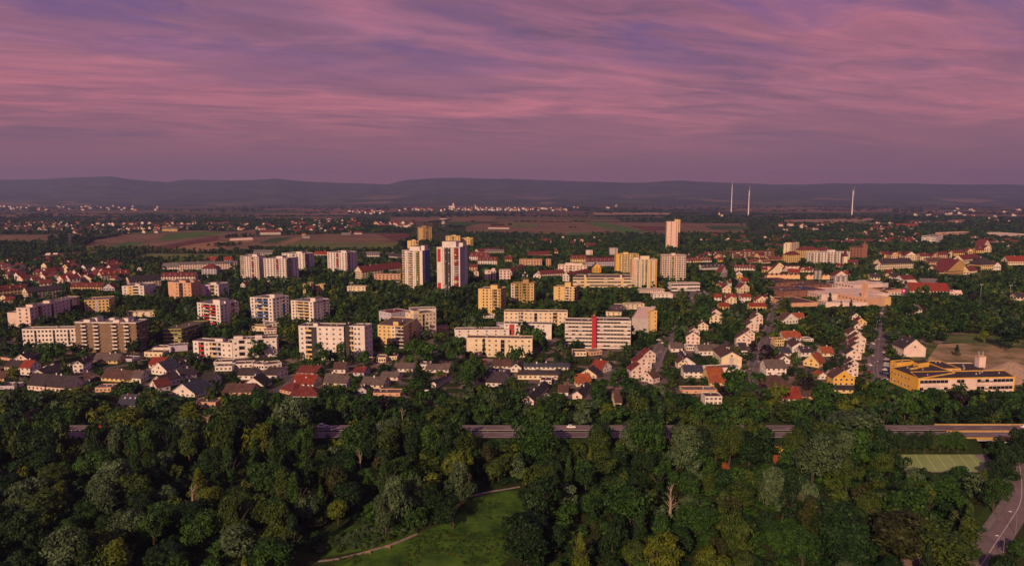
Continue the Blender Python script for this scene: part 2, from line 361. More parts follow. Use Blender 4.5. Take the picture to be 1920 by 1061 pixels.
# sandy ground and meadow
FM['sand'] = mat('sandy_soil', (.34, .24, .14), 0.95, 0.2, 0.05, 0.05, 0.1, 0, (.075, .085, .03), 10)
FM['dry'] = mat('dry_grass', (.10, .12, .04), 0.95, 0.3, 0.06, 0.05, 0.1, 0, (.03, .055, .014), 9)
FM['meadow'] = mat('meadow_grass', (.062, .125, .014), 0.9, 0.25, 0.10, 0.4, 0.1, 0, (.012, .040, .006), 12)
fz[0] = 0.0
FM['lawn'] = mat('lawn', (.035, .070, .012), 0.9, 0.3, 0.1, 0.1, 0.1)
def patch(pts, m, name, z, fr=PX, free=False):
    q = [G(*tf(fr, X, Y)) for X, Y in pts]; b = MB(); b.poly([(x, y, z) for x, y in q], FM[m] if m in FM else m); b.build(name, kind='structure')
    mark_poly(q, 0 if free else 1); return q
patch([(1720, 690), (1690, 672), (1745, 640), (1765, 645), (1830, 640), (1960, 655), (2050, 700), (2050, 735), (1900, 735)], 'dry', 'rough_ground', 0.012)
patch([(1740, 672), (1760, 645), (1830, 643), (1930, 655), (2050, 690), (2050, 700), (1870, 690), (1760, 690)], 'sand', 'sandy_ground', 0.020)
patch([(1722, 700), (1720, 674), (1775, 676), (1800, 690), (1760, 702)], 'sand', 'sandy_ground', 0.028)
patch([(1765, 627), (1830, 625), (1940, 640), (1930, 650), (1765, 640)], 'dry', 'rough_ground', 0.016)
meadow = [(700, 1120), (620, 1052), (700, 1030), (770, 1003), (850, 975), (880, 935), (948, 920), (985, 918), (1000, 932), (1010, 970), (985, 1010), (950, 1050), (900, 1090), (860, 1150)]
patch(meadow, 'meadow', 'meadow', 0.012)
patch([(600, 1045), (600, 1000), (660, 985), (740, 975), (780, 990), (770, 1003), (700, 1028)], 'meadow', 'reed_bed', 0.010)
patch([(1600, 720), (1500, 742), (1350, 742), (1350, 765), (1600, 762), (1920, 755), (1920, 735)], 'lawn', 'lawn', 0.008, free=True)
patch([(260, 775), (500, 768), (800, 770), (1200, 772), (1500, 775), (1500, 792), (260, 794)], 'lawn', 'grass_verge', 0.010, free=True)

def strip(name, pts, w, m, z, fr=PX, mark=True, off=0.0, closed=False, mw=None, world=False):
    q = [Vector(p) if world else Vector(G(*tf(fr, *p))) for p in pts]
    # resample with Catmull-Rom for smooth bends
    out = []
    for i in range(len(q)-1):
        p0, p1, p2, p3 = q[max(i-1, 0)], q[i], q[i+1], q[min(i+2, len(q)-1)]
        for k in range(8):
            t = k/8; out.append(0.5*((2*p1)+(-p0+p2)*t+(2*p0-5*p1+4*p2-p3)*t*t+(-p0+3*p1-3*p2+p3)*t**3))
    out.append(q[-1]); b = MB(); L = []; R = []
    for i, p in enumerate(out):
        d = (out[min(i+1, len(out)-1)]-out[max(i-1, 0)]).normalized(); n_ = Vector((-d.y, d.x))
        L.append(p+n_*(off+w/2)); R.append(p+n_*(off-w/2))
    i0 = len(b.v)
    for i in range(len(out)-1):
        b.poly([(R[i].x, R[i].y, z), (R[i+1].x, R[i+1].y, z), (L[i+1].x, L[i+1].y, z), (L[i].x, L[i].y, z)], m)
        if mark:
            e = (mw or w)/2+0.8; c_, d_ = out[i], out[i+1]; dd = (d_-c_).normalized(); n_ = Vector((-dd.y, dd.x))*e
            mark_poly([tuple(c_+n_-dd), tuple(d_+n_+dd), tuple(d_-n_+dd), tuple(c_-n_-dd)])
    b.build(name, kind='structure'); return out
def kerb_pair(path_pts, w, fr=PX):
    for s in (-1, 1):
        strip('pavement', path_pts, 2.0, PAVE, 0.12, fr, True, s*(w/2+1.0))
def dashes(out, m, z, off=0.0, dash=3, gap=6, w=0.18, name='road_markings', solid=False):
    b = MB(); pos = 0.0
    for i in range(len(out)-1):
        a, c_ = out[i], out[i+1]; L = (c_-a).length; d = (c_-a)/max(L, 1e-6); n_ = Vector((-d.y, d.x)); s = 0
        while s < L:
            e = min(s+dash, L); p, q = a+d*s+n_*off, a+d*e+n_*off
            b.poly([(*(p-n_*w/2), z), (*(q-n_*w/2), z), (*(q+n_*w/2), z), (*(p+n_*w/2), z)], m)
            s += dash if solid else dash+gap
    b.build(name, kind='structure')
ROAD_A = [(1196, 720), (1222, 690), (1238, 655), (1262, 625), (1288, 600), (1299, 572), (1296, 545)]
ROAD_B = [(1408, 760), (1410, 700), (1422, 668), (1438, 637), (1447, 605), (1455, 572), (1452, 545), (1440, 520)]
ROAD_C = [(1700, 768), (1680, 745), (1655, 728), (1646, 700), (1646, 665), (1650, 630), (1654, 600), (1656, 578)]
ROAD_C2 = [(1656, 578), (1678, 566), (1700, 552), (1690, 540), (1660, 524), (1640, 512)]
for R_, w in ((ROAD_A, 7), (ROAD_B, 7), (ROAD_C, 9), (ROAD_C2, 7)):
    o_ = strip('road', R_, w, ASPH, 0.03); kerb_pair(R_, w); dashes(o_, LINE, 0.036)
strip('road', [(1376, 470), (1372, 500), (1384, 520), (1388, 545), (1392, 575)], 8, ASPH, 0.03)
rA = strip('road', [(1896, 828), (1905, 850), (1913, 880), (1916, 915), (1912, 945), (1895, 975), (1865, 1020), (1835, 1065), (1790, 1130)], 7.5, mat('worn_asphalt', (.17, .13, .135), 0.9, 0.15, 0.1), 0.03, mw=13)
dashes(rA, LINE, 0.036)
strip('pavement', [(1896, 828), (1905, 850), (1913, 880), (1916, 915), (1912, 945), (1895, 975), (1865, 1020), (1835, 1065), (1790, 1130)], 2.4, PAVE, 0.11, off=-5.0)
strip('footpath', [(596, 1052), (640, 1046), (700, 1030), (740, 1018), (783, 1000)], 1.3, mat('gravel_path', (.24, .19, .16), 0.95, 0.2, 0.5), 0.03, mw=5)
strip('footpath', [(866, 933), (890, 928), (915, 922), (947, 917), (975, 912)], 1.3, MATS['gravel_path'], 0.03, mw=5)
strip('footpath', [(1690, 1061), (1725, 1045), (1745, 1035)], 5, MATS['gravel_path'], 0.025, mw=7)
strip('side_road', [(640, 745), (800, 742), (900, 744), (1000, 744), (1100, 742), (1130, 725), (1140, 705), (1155, 690)], 6, ASPH, 0.028)
strip('side_road', [(0, 712), (100, 700), (200, 690), (320, 672), (430, 672), (560, 690)], 5, ASPH, 0.026)
strip('side_road', [(520, 745), (540, 720), (560, 705), (590, 695)], 5, ASPH, 0.024)
strip('side_road', [(1130, 660), (1180, 657), (1215, 668)], 5, ASPH, 0.024)
patch([(748, 737), (885, 737), (880, 747), (745, 747)], ASPH, 'paved_yard', 0.022)
patch([(1655, 728), (1668, 700), (1666, 670), (1655, 668), (1650, 700)], ASPH, 'parking_lane', 0.024)
patch([(1445, 545), (1475, 545), (1485, 570), (1462, 575)], ASPH, 'factory_yard', 0.024)
patch([(1860, 742), (1960, 738), (1960, 760), (1850, 758)], ASPH, 'car_park', 0.024)
patch([(1256, 548), (1330, 548), (1330, 562), (1256, 562)], PAVE, 'paved_yard', 0.022)
patch([(1178, 600), (1260, 560), (1290, 568), (1240, 640), (1190, 660)], 'lawn', 'lawn', 0.010, free=True)

patch([(1845, 880), (1893, 840), (1903, 880), (1903, 930), (1850, 1010), (1780, 1090), (1735, 1090), (1800, 1000), (1860, 940)], 'lawn', 'lawn', 0.009, free=True)
# sports pitch and clay court by the wood
FM['turf'] = mat('artificial_turf', (.24, .32, .12), 0.9, 0.08, 0.1); FM['clay'] = mat('clay_court', (.36, .10, .035), 0.95, 0.15, 0.3); FM['run'] = mat('grey_surround', (.20, .17, .17), 0.9, .15, .2)
patch([(1664, 838), (1828, 838), (1872, 872), (1868, 885), (1700, 885)], 'run', 'pitch_surround', 0.014)
pitch = patch([(1684, 842), (1812, 842), (1846, 868), (1846, 884), (1704, 884)], 'turf', 'sports_pitch', 0.022)
b = MB(); W_ = mat('pitch_line_paint', (.5, .6, .25), .8, .05)
for k in range(7):
    a, c_ = Vector(G(1690+k*20, 843)), Vector(G(1712+k*22, 883)); n_ = Vector((0.11, 0))
    b.poly([(*(a-n_), .03), (*(c_-n_), .03), (*(c_+n_), .03), (*(a+n_), .03)], W_)
b.build('pitch_markings', kind='structure')
patch([(1440, 853), (1490, 850), (1484, 868), (1446, 870)], 'clay', 'clay_court', 0.014)
patch([(1352, 862), (1366, 860), (1370, 886), (1356, 888)], 'clay', 'clay_court', 0.014)

# highway on its bank, with a bridge over the valley road
def HX(px, py): return G(px, py, 5.0)
hy0 = G(960, 821, 5.0)[1]; hy1 = hy0+19
bx0, bx1 = HX(1812, 812)[0], HX(1905, 812)[0]+6
bank = mat('grass_bank', (.018, .032, .007), .95, .3, .1, .1, .1)
for xa, xb in ((-900, bx0), (bx1, 700)):
    b = MB(); b.poly([(xa, hy0-8, 0.02), (xb, hy0-8, 0.02), (xb, hy0-.6, 4.9), (xa, hy0-.6, 4.9)], bank); b.poly([(xa, hy1+.6, 4.9), (xb, hy1+.6, 4.9), (xb, hy1+8, 0.02), (xa, hy1+8, 0.02)], bank)
    b.poly([(xa, hy0-.6, 4.9), (xb, hy0-.6, 4.9), (xb, hy1+.6, 4.9), (xa, hy1+.6, 4.9)], bank)
    xe = xb if xa < 0 else xa; b.poly([(xe, hy0-8, 0), (xe, hy0-.6, 4.9), (xe, hy1+.6, 4.9), (xe, hy1+8, 0)], CONC); b.build('embankment', kind='structure')
mark_poly([(-900, hy0-2), (700, hy0-2), (700, hy1+2), (-900, hy1+2)])
def hroad(y0, y1, z, m, name): q = MB(); q.poly([(-900, y0, z), (700, y0, z), (700, y1, z), (-900, y1, z)], m); q.build(name, kind='structure')
HW = mat('highway_asphalt', (.15, .115, .12), 0.85, 0.18, 0.08)
hroad(hy0+.6, hy0+8.6, 5.0, HW, 'highway'); hroad(hy0+10.4, hy0+18.4, 5.0, HW, 'highway')
q = MB()
for y in (hy0+1.0, hy0+8.2, hy0+10.8, hy0+18.0): q.poly([(-900, y, 5.01), (700, y, 5.01), (700, y+.22, 5.01), (-900, y+.22, 5.01)], LINE)
for y in (hy0+4.6, hy0+14.4):
    for x in range(-900, 700, 14): q.poly([(x, y, 5.01), (x+5, y, 5.01), (x+5, y+.2, 5.01), (x, y+.2, 5.01)], LINE)
q.build('highway_markings', kind='structure')
br = empty('highway_bridge', ((bx0+bx1)/2, hy0, 0)); bc = (bx0+bx1)/2; OCH = mat('ochre_bridge_paint', (.42, .27, .08), .8, .12)
q = MB(); q.box(bx0-bc, bx1-bc, -0.2, 9.2, 3.6, 4.88, CONC); q.box(bx0-bc, bx1-bc, 9.6, 19.2, 3.6, 4.88, CONC); q.build('deck', br)
for y in (-0.35, 8.95, 9.45, 19.1): q = MB(); q.box(bx0-bc-8, bx1-bc+8, y, y+.3, 4.4, 5.5, OCH); q.build('parapet', br)
for x in (bx0-bc-.2, bx1-bc-.6): q = MB(); q.box(x, x+.8, 0, 18.6, 0, 3.6, CONC); q.build('abutment', br)
tag(br, 'long concrete highway bridge with ochre parapets over the curving road at right edge', 'bridge', 1860, 812, full=True); landmark('the ochre highway bridge', 1860, 815)
# crash barrier along the highway
cb = empty('crash_barrier', (0, hy0+9.5, 5)); q = MB(); q.box(-900, bx0-9, -.06, .06, .45, .75, METAL); q.build('rail', cb)
q = MB()
for x in range(-400, int(bx0-9), 4): q.box(x, x+.12, .07, .17, -.09, .7, METAL)
q.build('posts', cb, 'stuff'); tag(cb, 'grey steel crash barrier between the two highway carriageways', 'barrier', 960, 806, full=True)

# ------------------------------------------------------------------ buildings
WIN = {}
def window_mesh(w, h):
    k = (round(w, 1), round(h, 1))
    if k not in WIN:
        b = MB(); w, h = k; t = .09
        b.poly([(-w/2+t, -.03, t), (w/2-t, -.03, t), (w/2-t, -.03, h-t), (-w/2+t, -.03, h-t)], GLASS)
        b.box(-w/2, w/2, -.07, 0, 0, t, FRAME); b.box(-w/2, w/2, -.07, 0, h-t, h, FRAME)
        b.box(-w/2, -w/2+t, -.07, 0, t, h-t, FRAME); b.box(w/2-t, w/2, -.07, 0, t, h-t, FRAME); b.box(-.04, .04, -.06, -.02, t, h-t, FRAME)
        WIN[k] = b.data('window')
    return WIN[k]
NWIN = [0]
class Bld:
    """a building standing on the ground parallelogram A,B,(C)"""
    def __init__(s, name, A, B, C, h, ppm):
        s.A, s.B = Vector(A), Vector(B); e = s.B-s.A; s.W = e.length; s.ex = e/s.W
        nrm = Vector((-s.ex.y, s.ex.x))
        if nrm.y < 0: nrm = -nrm
        if isinstance(C, (int, float)): s.D = float(C); s.ey = nrm
        else:
            d = Vector(C)-s.B; s.D = d.length; s.ey = d/s.D
            # keep corners near square
            sk = s.ey.dot(s.ex)
            if abs(sk) > 0.35: s.ey = (nrm + s.ex*0.35*(1 if sk > 0 else -1)).normalized()
        s.h = h; s.ppm = ppm; s.root = empty(name, (s.A.x, s.A.y, 0))
        s.walls, s.roof, s.wins, s.balc = MB(), MB(), MB(), MB(); s.single = []; s.foot = [s.A, s.B, s.B+s.ey*s.D, s.A+s.ey*s.D]
    def P(s, u, v, z): q = s.ex*u + s.ey*v; return (q.x, q.y, z)
    def bx(s, mb, u0, u1, v0, v1, z0, z1, m): mb.hexa([s.P(u0, v0, z0), s.P(u1, v0, z0), s.P(u1, v1, z0), s.P(u0, v1, z0), s.P(u0, v0, z1), s.P(u1, v0, z1), s.P(u1, v1, z1), s.P(u0, v1, z1)], m)
    def facade(s, side, pat, wall, z0, h, floors, balconies=True):
        if side == 'f': o, du, di, W = Vector((0, 0)), s.ex, s.ey, s.W
        elif side == 'r': o, du, di, W = s.ex*s.W, s.ey, -s.ex, s.D
        elif side == 'l': o, du, di, W = s.ey*s.D, -s.ey, s.ex, s.D
        else: o, du, di, W = s.ex*s.W+s.ey*s.D, -s.ex, -s.ey, s.W
        cols = []
        for tk in pat.split():
            n_ = 1.0
            if '*' in tk: tk, n_ = tk.split('*'); n_ = float(n_)
            cols.append((tk, n_))
        tot = sum(c_[1] for c_ in cols); u = 0; fh = h/floors; ang = math.atan2(du.y, du.x)
        def P(u, v, z): q = o+du*u+di*v; return (q.x, q.y, z)
        def bx(mb, u0, u1, v0, v1, z0, z1, m): mb.hexa([P(u0, v0, z0), P(u1, v0, z0), P(u1, v1, z0), P(u0, v1, z0), P(u0, v0, z1), P(u1, v0, z1), P(u1, v1, z1), P(u0, v1, z1)], m)
        def window(uc, zb, w, hh):
            NWIN[0] += 1
            if s.ppm < 1.4: w = max(w, 2.1 if w < 1.2 else 2.4); hh *= 1.45 if hh < 1.2 else 1.15
            if w*s.ppm >= 3.4 or (s.ppm > 2.0 and w > 1.2):
                p = P(uc, 0, zb); a = ang if (du.x*di.y-du.y*di.x) > 0 else ang+math.pi
                s.single.append((window_mesh(w, hh), p, a))
            else:
                s.wins.poly([P(uc-w/2, -.05, zb), P(uc+w/2, -.05, zb), P(uc+w/2, -.05, zb+hh), P(uc-w/2, -.05, zb+hh)], GLASS)
                if s.ppm > 1.0: bx(s.wins, uc-w/2-.1, uc+w/2+.1, -.16, -.002, zb-.12, zb, FRAME)
        for tk, n_ in cols:
            w = W*n_/tot; u1 = u+w; k = tk[0]; ck = tk[1] if len(tk) > 1 else None; wm = wallm(ck) if (ck and k in 'wcst.') else wall
            if k == 'b':      # loggia: a real recess with slabs and parapets
                dp = 1.5
                s.walls.poly([P(u, dp, z0), P(u1, dp, z0), P(u1, dp, z0+h), P(u, dp, z0+h)], wall)
                s.walls.poly([P(u, 0, z0), P(u, dp, z0), P(u, dp, z0+h), P(u, 0, z0+h)], wall); s.walls.poly([P(u1, 0, z0), P(u1, dp, z0), P(u1, dp, z0+h), P(u1, 0, z0+h)], wall)
                for f in range(floors):
                    zb = z0+f*fh; bx(s.walls, u+.01, u1-.01, 0.02, dp, zb-.1, zb+.08, CONC)
                    cc = ck if ck else 'W'
                    if cc in 'RUYVO' and random.random() < 0.38: cc = random.choice('WGC')
                    bx(s.balc, u+.06, u1-.06, -.12, .02, zb+.05, zb+fh*.40, wallm(cc))
                    s.wins.poly([P(u+w*.12, dp-.03, zb+.1), P(u1-w*.12, dp-.03, zb+.1), P(u1-w*.12, dp-.03, zb+fh*.78), P(u+w*.12, dp-.03, zb+fh*.78)], GLASS)
                    if random.random() < .3: bx(s.balc, u+w*.2, u+w*.5, .3, .34, zb+fh*.42, zb+fh*.8, wallm(random.choice('WCGOU')))
                bx(s.walls, u+.01, u1-.01, 0.02, dp, z0+h-.3, z0+h-.02, CONC)
            elif k == 'p':    # balcony projecting from the wall, each a part
                s.walls.poly([P(u, 0, z0), P(u1, 0, z0), P(u1, 0, z0+h), P(u, 0, z0+h)], wall)
                for f in range(floors):
                    zb = z0+f*fh
                    if f: 
                        q = MB(); bx(q, u+w*.08, u1-w*.08, -1.5, 0, zb-.08, zb+.08, CONC); bx(q, u+w*.08, u1-w*.08, -1.5, -1.38, zb+.08, zb+1.05, wallm(ck or 'W'))
                        bx(q, u+w*.08, u+w*.08+.1, -1.38, 0, zb+.08, zb+1.05, wallm(ck or 'W')); bx(q, u1-w*.08-.1, u1-w*.08, -1.38, 0, zb+.08, zb+1.05, wallm(ck or 'W'))
                        if s.ppm > 1.4: q.build('balcony', s.root)
                        else:
                            n0 = len(s.balc.v); s.balc.v += q.v
                            for f_, m_ in zip(q.f, q.m): s.balc.f.append(tuple(i+n0 for i in f_)); s.balc.m.append(s.balc.mi(q.mats[m_]))
                    s.wins.poly([P(u+w*.15, -.03, zb+.12), P(u1-w*.15, -.03, zb+.12), P(u1-w*.15, -.03, zb+fh*.8), P(u+w*.15, -.03, zb+fh*.8)], GLASS)
            else:
                s.walls.poly([P(u, 0, z0), P(u1, 0, z0), P(u1, 0, z0+h), P(u, 0, z0+h)], wm)
                if k == 'w':
                    nw = max(1, round(w/4.2)) if n_ > 1 else 1
                    for f in range(floors):
                        for q in range(nw): window(u+w*(q+.5)/nw, z0+f*fh+fh*.32, min(1.5, w/nw*.62), min(1.45, fh*.5))
                elif k == 'm':    # coloured panels at top and foot only
                    for (za, zb) in ((z0+h*.70, z0+h*.97), (z0+h*.06, z0+h*.26)): bx(s.balc, u+w*.12, u1-w*.12, -.06, -.003, za, zb, wallm('R'))
                elif k == 'n':    # small square windows
                    for f in range(floors): window(u+w/2, z0+f*fh+fh*.42, .95, 1.05)
                elif k == 't':    # tall stair glazing
                    s.wins.poly([P(u+w*.2, -.04, z0+1), P(u1-w*.2, -.04, z0+1), P(u1-w*.2, -.04, z0+h-.8), P(u+w*.2, -.04, z0+h-.8)], GLASS)
                    for f in range(1, floors): bx(s.wins, u+w*.2, u1-w*.2, -.1, -.05, z0+f*fh-.1, z0+f*fh+.1, FRAME)
                elif k == 'B':    # ribbon windows with mullions, pale sills
                    for f in range(floors):
                        zb = z0+f*fh+fh*.42
                        s.wins.poly([P(u+.2, -.04, zb), P(u1-.2, -.04, zb), P(u1-.2, -.04, zb+fh*.42), P(u+.2, -.04, zb+fh*.42)], GLASS)
                        bx(s.balc, u+.05, u1-.05, -.5, -.003, zb-fh*.40, zb-.08, wallm(ck) if ck else wall)
                        m_ = max(2, int(w/(2.6 if s.ppm > 1.5 else 4)))
                        for q in range(1, m_): bx(s.wins, u+w*q/m_-.07, u+w*q/m_+.07, -.12, -.05, zb, zb+fh*.42, FRAME)
                        for q in range(m_):
                            if random.random() < .22: s.wins.poly([P(u+w*q/m_+.1, -.06, zb+fh*.16), P(u+w*(q+1)/m_-.1, -.06, zb+fh*.16), P(u+w*(q+1)/m_-.1, -.06, zb+fh*.42), P(u+w*q/m_+.1, -.06, zb+fh*.42)], wallm(random.choice('WCG')))
            u = u1
    def done(s, roofparts=()):
        s.walls.build('walls', s.root); r = s.roof.build('roof', s.root)
        for nm, mb in roofparts: mb.build(nm, r)
        if s.wins.f: s.wins.build('windows', s.root, 'stuff')
        if s.balc.f: s.balc.build('balcony_panels', s.root, 'stuff')
        for me, p, a in s.single: link('window', me, s.root, p, a)
        mark_poly([tuple(p) for p in s.foot], 1, 2.5)
def autopat(W, per=3.2): return ' '.join(['w']*max(1, int(W/per)))
NM = {}
def block(fr, A, B, T, C, wall, front, side=None, floors=None, roof='g', pent=(), desc='', short=None, name='apartment_block', cat='apartment building', prot=.35, hip=False, left=None, group=None, full=False, parapet='same'):
    """flat-roofed block; A,B front base corners, T eaves row, C far right base corner or depth"""
    a, b_ = tf(fr, *A), tf(fr, *B); ty = fr[1]+T/fr[2]
    h = height_at(a[0], a[1], ty); ppm = 1300/math.hypot(*G(*a)); Cw = C if isinstance(C, (int, float)) else G(*tf(fr, *C))
    s = Bld(name, G(*a), G(*b_), Cw, h, ppm); floors = floors or max(1, round(h/2.8)); wm = wallm(wall)
    s.facade('f', front or autopat(s.W), wm, 0, h, floors); s.facade('r', side or autopat(s.D, 4), wm, 0, h, floors)
    s.facade('l', left or autopat(s.D, 5), wm, 0, h, floors); s.facade('k', autopat(s.W, 4), wm, 0, h, floors)
    rm = roofm(roof, True); pm = wallm(wall) if parapet == 'same' else wallm(parapet)
    # roof deck with raised rim
    s.roof.poly([s.P(.3, .3, h+.02), s.P(s.W-.3, .3, h+.02), s.P(s.W-.3, s.D-.3, h+.02), s.P(.3, s.D-.3, h+.02)], rm)
    for u0, u1, v0, v1 in ((-.1, s.W+.1, -.1, .3), (-.1, s.W+.1, s.D-.3, s.D+.1), (-.1, .3, .3, s.D-.3), (s.W-.3, s.W+.1, .3, s.D-.3)): s.bx(s.roof, u0, u1, v0, v1, h-.25, h+.5, pm)
    parts = []
    for (u, v, w, d, ph) in pent:     # as shares of the roof
        q = MB(); s.bx(q, s.W*u, s.W*(u+w), s.D*v, s.D*(v+d), h+.05, h+ph, pm); s.bx(q, s.W*u-.15, s.W*(u+w)+.15, s.D*v-.15, s.D*(v+d)+.15, h+ph, h+ph+.2, rm); parts.append(('penthouse', q))
    if name == 'factory_hall' and roof == 'p' and s.D > 20:
        for k in range(1, int(s.W/15)+1):
            u = s.W*k/(int(s.W/15)+1); q = MB(); s.bx(q, u-.35, u+.35, .4, s.D-.4, h+.02, h+.32, CONC); parts.append(('roof_seam', q))
        for k in (.33, .66): q = MB(); s.bx(q, .4, s.W-.4, s.D*k-.5, s.D*k+.5, h+.02, h+.5, CONC); parts.append(('roof_seam', q))
    if ppm > 1.1:
        for k in range(int(s.W/9)+1):
            u, v = random.uniform(.08, .9)*s.W, random.uniform(.3, .8)*s.D; q = MB(); s.bx(q, u, u+.8, v, v+.8, h+.05, h+random.uniform(.8, 1.5), CONC); parts.append(('roof_vent', q))
    s.done(parts)
    X0, X1 = a[0], (tf(fr, *C)[0] if not isinstance(C, (int, float)) else b_[0]); X1 = max(X1, b_[0])
    PROTECT.append((X0, X1, ty, max(a[1], b_[1]), prot))
    mx, my = (a[0]+b_[0])/2, (a[1]+b_[1])/2
    tag(s.root, desc, cat, mx, my, group, full=bool(short) or full)
    if short: landmark(short, mx, my)
    return s
def gable(fr, kind, A, B, T, C, roof, wall, name='house', cat='house', floors=None, pitch=.72, desc=None, short=None, pat=None, side=None, hip=False, chim=True, dormers=0, skylights=0, prot=.3, extra='', group=None):
    """kind E: eaves to the front, G: gable to the front"""
    a, b_ = tf(fr, *A), tf(fr, *B); ty = fr[1]+T/fr[2]
    h = max(2.3, height_at(a[0], a[1], ty)); ppm = 1300/math.hypot(*G(*a)); Cw = C if isinstance(C, (int, float)) else G(*tf(fr, *C))
    s = Bld(name, G(*a), G(*b_), Cw, h, ppm); floors = floors or max(1, round(h/2.9)); wm = wallm(wall); rm = roofm(roof)
    W, D = s.W, s.D; wp = 3.0 if ppm > 1.5 else 3.6
    s.facade('f', pat or autopat(W, wp), wm, 0, h, floors); s.facade('r', side or autopat(D, wp), wm, 0, h, floors); s.facade('l', side or autopat(D, wp), wm, 0, h, floors); s.facade('k', autopat(W, 4), wm, 0, h, floors)
    ov, th = .45, .22
    if kind == 'E': span, L = D, W; Q = lambda l, c_, z: s.P(l, c_, z)
    else: span, L = W, D; Q = lambda l, c_, z: s.P(c_, l, z)
    rise = span/2*pitch; zr = h+rise; e = ov*pitch
    def slab(l0, l1, c0, c1, z0, z1): s.roof.hexa([Q(l0, c0, z0), Q(l1, c0, z0), Q(l1, c1, z1), Q(l0, c1, z1), Q(l0, c0, z0+th), Q(l1, c0, z0+th), Q(l1, c1, z1+th), Q(l0, c1, z1+th)], rm)
    if hip:
        hp = min(span/2, L/2-.3); R0, R1 = Q(hp, span/2, zr), Q(L-hp, span/2, zr); c4 = [Q(-ov, -ov, h-.1), Q(L+ov, -ov, h-.1), Q(L+ov, span+ov, h-.1), Q(-ov, span+ov, h-.1)]
        s.roof.poly([c4[0], c4[1], R1, R0], rm); s.roof.poly([c4[1], c4[2], R1], rm); s.roof.poly([c4[2], c4[3], R0, R1], rm); s.roof.poly([c4[3], c4[0], R0], rm); s.roof.poly(c4, rm)
    else:
        slab(-ov, L+ov, -ov, span/2, h-e, zr); slab(-ov, L+ov, span+ov, span/2, h-e, zr)
        for l in (0, L):
            s.walls.poly([Q(l, 0, h), Q(l, span, h), Q(l, span/2, zr-.02)], wm)
        if rise > 2.2 and ppm > .9:
            for l, o_ in ((0, -.05), (L, .05)):
                s.wins.poly([Q(l+o_, span/2-.6, h+.5), Q(l+o_, span/2+.6, h+.5), Q(l+o_, span/2+.6, h+1.7), Q(l+o_, span/2-.6, h+1.7)], GLASS)
        if ppm > 1.2:   # pale barge boards
            for l in (-ov-.04, L+ov+.04):
                for sg in (0, 1):
                    c0 = -ov if not sg else span+ov; s.walls.poly([Q(l, c0, h-e), Q(l, c0, h-e+th), Q(l, span/2, zr+th), Q(l, span/2, zr)], FRAME)
    parts = []
    if chim and ppm > .7:
        for k in range(1 if L < 16 else 2):
            q = MB(); l = L*random.uniform(.25, .75); c_ = span/2+random.choice((-1, 1))*random.uniform(.2, .9); z = zr-1
            q.hexa([Q(l, c_, z), Q(l+.8, c_, z), Q(l+.8, c_+.6, z), Q(l, c_+.6, z), Q(l, c_, zr+1), Q(l+.8, c_, zr+1), Q(l+.8, c_+.6, zr+1), Q(l, c_+.6, zr+1)], wallm('W' if random.random() < .5 else 'T')); parts.append(('chimney', q))
    for k in range(skylights):
        l = L*(k+.7)/(skylights+.4); z = h+rise*.55; c_ = span/2*.55; zz = h-e+(c_+ov)*(rise+e)/(span/2+ov)+th+.04; dz = .9*pitch
        q = MB(); q.poly([Q(l, c_, zz), Q(l+.9, c_, zz), Q(l+.9, c_+.9, zz+dz), Q(l, c_+.9, zz+dz)], mat('skylight_glass', (.55, .5, .55), .15, .1, 1, 0, .8)); parts.append(('skylight', q))
    for k in range(dormers):
        l = L*(k+.5)/dormers; q = MB(); c0 = span*.10; c1 = span*.34; z0 = h+rise*.18; z1 = h+rise*.66
        q.hexa([Q(l-.9, c0, z0), Q(l+.9, c0, z0), Q(l+.9, c1, z0), Q(l-.9, c1, z0), Q(l-.9, c0, z1), Q(l+.9, c0, z1), Q(l+.9, c1, z1), Q(l-.9, c1, z1)], wm)
        q.poly([Q(l-.6, c0-.04, z0+.3), Q(l+.6, c0-.04, z0+.3), Q(l+.6, c0-.04, z1-.2), Q(l-.6, c0-.04, z1-.2)], GLASS)
        q.hexa([Q(l-1.1, c0-.2, z1), Q(l+1.1, c0-.2, z1), Q(l+1.1, c1+.3, z1), Q(l-1.1, c1+.3, z1), Q(l-1.1, c0-.2, z1+.2), Q(l+1.1, c0-.2, z1+.2), Q(l+1.1, c1+.3, z1+.2), Q(l-1.1, c1+.3, z1+.2)], rm); parts.append(('dormer', q))
    s.done(parts)
    PROTECT.append((a[0], b_[0], ty-(rise*ppm if kind == 'E' else 0), max(a[1], b_[1]), prot))
    mx, my = (a[0]+b_[0])/2, (a[1]+b_[1])/2
    own = desc is not None and group is None
    if desc is None:
        sz = 'long ' if max(W, D) > 22 else ''
        desc = f"{sz}{WNAME[wall]} {'gabled ' if kind == 'G' else ''}{cat} with {RNAME[roof]} {'hipped ' if hip else ''}roof"
    tag(s.root, desc, cat, mx, my, group, full=bool(short) or own)
    if short: landmark(short, mx, my)
    return s
